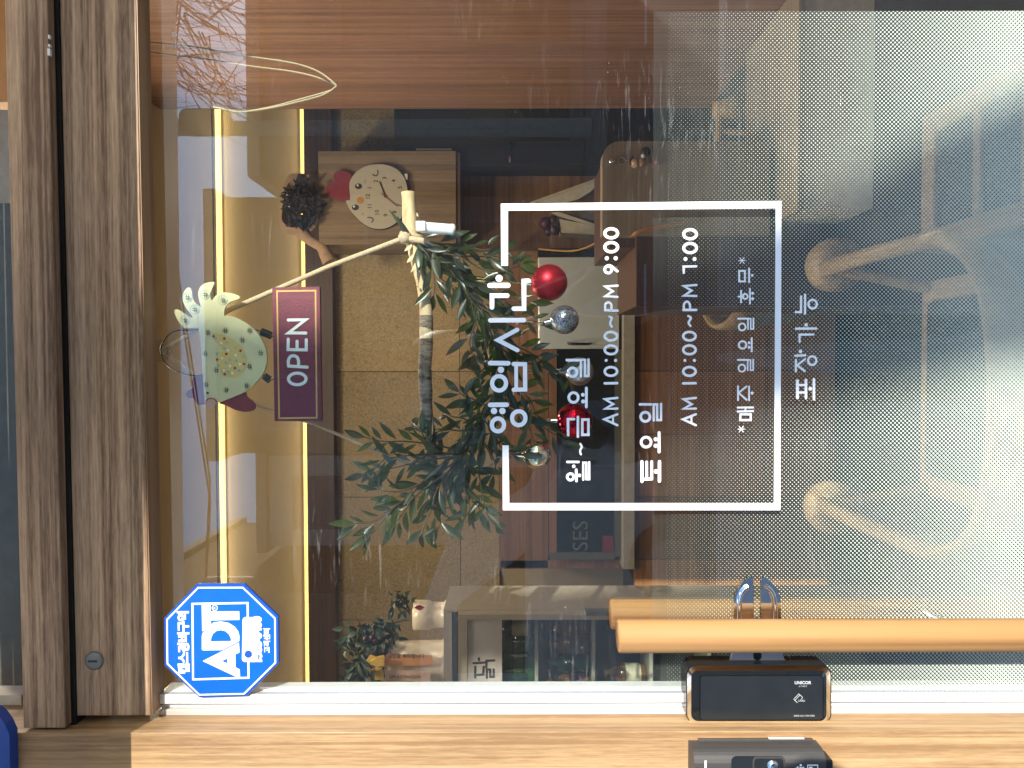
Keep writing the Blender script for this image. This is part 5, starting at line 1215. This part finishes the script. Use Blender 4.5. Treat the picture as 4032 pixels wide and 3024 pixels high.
# street tree: leaning trunk shades the door, twigs hang into the mirrored sky
tr = thing('street_tree', 'bare leaning street tree with long hanging twigs on the pavement', 'tree', (5.1, -6, FLOOR))
tsun = 6.0; dirS = SUN/(-SUN.y)
def shade(px, py): p = P(px, py, 0); return p+dirS*tsun
ctr = [(560, 1655, 690), (1000, 1625, 680), (1400, 1590, 640), (1980, 1520, 600), (2440, 1445, 575), (3070, 1250, 640), (3700, 1020, 800), (4300, 770, 900)]
tp = [shade(a, b) for a, b, w_ in ctr]; tr_r = [w_*MMPX/2*.93 for a, b, w_ in ctr]
d = (tp[-1]-tp[-2]).normalized(); base = Vector((5.1, -6.0, FLOOR-.1)); tp.append(tp[-1].lerp(base, .5)+Vector((.06, 0, 0))); tr_r.append(.22); tp.append(base); tr_r.append(.30)
top = tp[0]+Vector((-.45, -.2, 1.3)); tp.insert(0, top); tr_r.insert(0, .10)
mb = MB(); mb.tube(smooth_path(tp, 4), sum([[tr_r[i]+(tr_r[i+1]-tr_r[i])*k/4 for k in range(4)] for i in range(len(tr_r)-1)], [])+[tr_r[-1]], 16)
part('trunk', mb, 'tree_bark', tr)
mb = MB(); limbs = []
for q in ([tp[-2], (5.35, -6.2, 1.9), (5.2, -6.4, 3.6), (4.3, -6.5, 4.6), (3.2, -6.5, 4.9)], [(5.3, -6.3, 2.6), (4.9, -6.6, 3.9), (4.0, -6.7, 4.3), (2.9, -6.7, 4.2)], [(5.25, -6.3, 3.2), (5.9, -6.5, 4.4), (6.3, -6.6, 5.6)]):
    p = smooth_path(q, 6); limbs.append(p); mb.tube(p, [.095*(1-.85*i/(len(p)-1))+.008 for i in range(len(p))], 9)
part('limb', mb, 'tree_bark', tr)
mb = MB()
for k in range(95):
    if k < 75:    # drooping twigs in front of the low roof
        px, py = rnd.uniform(560, 1050), rnd.uniform(-200, 330); p0 = P(px, py, 5.4+rnd.uniform(0, 1)); p0.y = -p0.y
        p0 = p0+Vector((.15, 0, .55))
    else: p0 = rnd.choice(rnd.choice(limbs))
    d = Vector((rnd.uniform(-1.2, -.1), rnd.uniform(-.3, .3), rnd.uniform(-.9, -.1))).normalized(); L = rnd.uniform(.5, 1.1); pts = [p0]
    for i in range(7):
        d = (d+Vector((rnd.gauss(0, .16), rnd.gauss(0, .1), -.08+rnd.gauss(0, .12)))).normalized(); pts.append(pts[-1]+d*L/7)
        if i in (1, 3, 4, 5):
            e = (d+Vector((rnd.gauss(0, .5), 0, rnd.gauss(0, .5)))).normalized(); l2 = rnd.uniform(.15, .45); mb.tube([pts[-1], pts[-1]+e*l2*.5, pts[-1]+(e+Vector((0, 0, -.25)))*l2], [.005, .0035, .002], 4)
    mb.tube(pts, [.008*(1-.8*i/7) for i in range(8)], 5)
part('twigs', mb, 'tree_bark', tr, recalc=False)

# =================================================================== THE PERSON TAKING THE PICTURE (dim in the glass)
def skin_obj(name, verts, edges, radii, mat, parent, root=0, sub=1):
    org = ORG[parent.name]; me = bpy.data.meshes.new(name); me.from_pydata([tuple(Vector(v)-org) for v in verts], edges, [])
    ob = bpy.data.objects.new(name, me); C.objects.link(ob); ob.parent = parent; ORG[ob.name] = org
    ob.modifiers.new('skin', 'SKIN'); 
    for i, r_ in enumerate(radii): me.skin_vertices[0].data[i].radius = (r_, r_) if not isinstance(r_, tuple) else r_; me.skin_vertices[0].data[i].use_root = (i == root)
    mo = ob.modifiers.new('sub', 'SUBSURF'); mo.levels = sub; mo.render_levels = sub
    me.materials.append(MAT[mat]); return ob
px_, py_ = .02, -1.42
ps = thing('person', 'person in dark clothes holding up a phone, dimly mirrored in the door', 'person', (px_, py_, FLOOR))
V = [(0, 0, .92), (0, .01, 1.08), (0, .0, 1.28), (0, -.01, 1.40), (0, .0, 1.48), (0, .03, 1.56), (0, .02, 1.66),
     (-.09, 0, .88), (-.10, .02, .48), (-.10, -.01, .08), (-.11, .13, .04), (.09, 0, .88), (.10, .02, .48), (.10, -.01, .08), (.11, .13, .04),
     (-.17, .0, 1.38), (-.25, .10, 1.17), (-.10, .36, 1.36), (.17, .0, 1.38), (.25, .10, 1.17), (.10, .36, 1.36)]
EDG = [(0, 1), (1, 2), (2, 3), (3, 4), (4, 5), (5, 6), (0, 7), (7, 8), (8, 9), (9, 10), (0, 11), (11, 12), (12, 13), (13, 14), (3, 15), (15, 16), (16, 17), (3, 18), (18, 19), (19, 20)]
RAD = [.15, .135, .155, .12, .055, .075, .085, .09, .06, .04, .035, .09, .06, .04, .035, .06, .045, .028, .06, .045, .028]
V = [(px_+x, py_+y, FLOOR+z) for x, y, z in V]
body_ = skin_obj('body', V, EDG, RAD, 'dark_cloth', ps, 0, 2)
def fingers(side):
    wx, wy, wz = px_+side*.10, py_+.36, FLOOR+1.36
    vs = [(wx, wy, wz), (wx-side*.01, wy+.05, wz+.04)]; es = [(0, 1)]; rs = [.022, .026]
    for k in range(4):
        b = (wx-side*.02, wy+.075+.004*k, wz+.075-.021*k)
        i = len(vs); vs += [b, (b[0]-side*.026, b[1]-.004, b[2]+.006), (b[0]-side*.046, b[1]-.012, b[2]+.004)]; es += [(1, i), (i, i+1), (i+1, i+2)]; rs += [.0095, .0088, .0075]
    i = len(vs); vs += [(wx-side*.03, wy+.03, wz+.04), (wx-side*.055, wy+.045, wz+.06)]; es += [(1, i), (i, i+1)]; rs += [.011, .009]
    return vs, es, rs
for s_ in (-1, 1): skin_obj('hand', *fingers(s_), 'skin', ps, 0, 1)
mb = MB(); hc = Vector((px_, py_+.03, FLOOR+1.64)); mb.ball(hc, .092, 24, 16, (.85, 1.0, 1.25)); mb.ball(hc+Vector((0, .098, -.012)), .016, 10, 8, (.8, 1, 1.4)); mb.ball(hc+Vector((-.082, 0, -.01)), .022, 10, 8, (.4, .8, 1.4)); mb.ball(hc+Vector((.082, 0, -.01)), .022, 10, 8, (.4, .8, 1.4)); hd = part('head', mb, 'skin', ps)
for s_ in (-1, 1): mb = MB(); mb.ball(hc+Vector((s_*.032, .083, .012)), .010, 10, 8); part('eye', mb, 'print_dark', hd)
mb = MB(); mb.ball(hc+Vector((0, .083, -.058)), .02, 10, 8, (1.2, .4, .35)); part('mouth', mb, 'clock_red', hd)
mb = MB(); mb.ball(hc+Vector((0, -.02, .025)), .100, 24, 16, (.92, 1.0, 1.2)); mb.ball(hc+Vector((0, -.07, -.07)), .07, 16, 12, (1.15, .7, 1.6)); part('hair', mb, 'hair', ps)
# phone held just behind the lens
mb = MB(); mb.box(-.040, .038, -.975, -.966, -.075, .078, .003); solo('phone', mb, 'gloss_black', 'dark phone held upright in front of the glass door', 'phone')
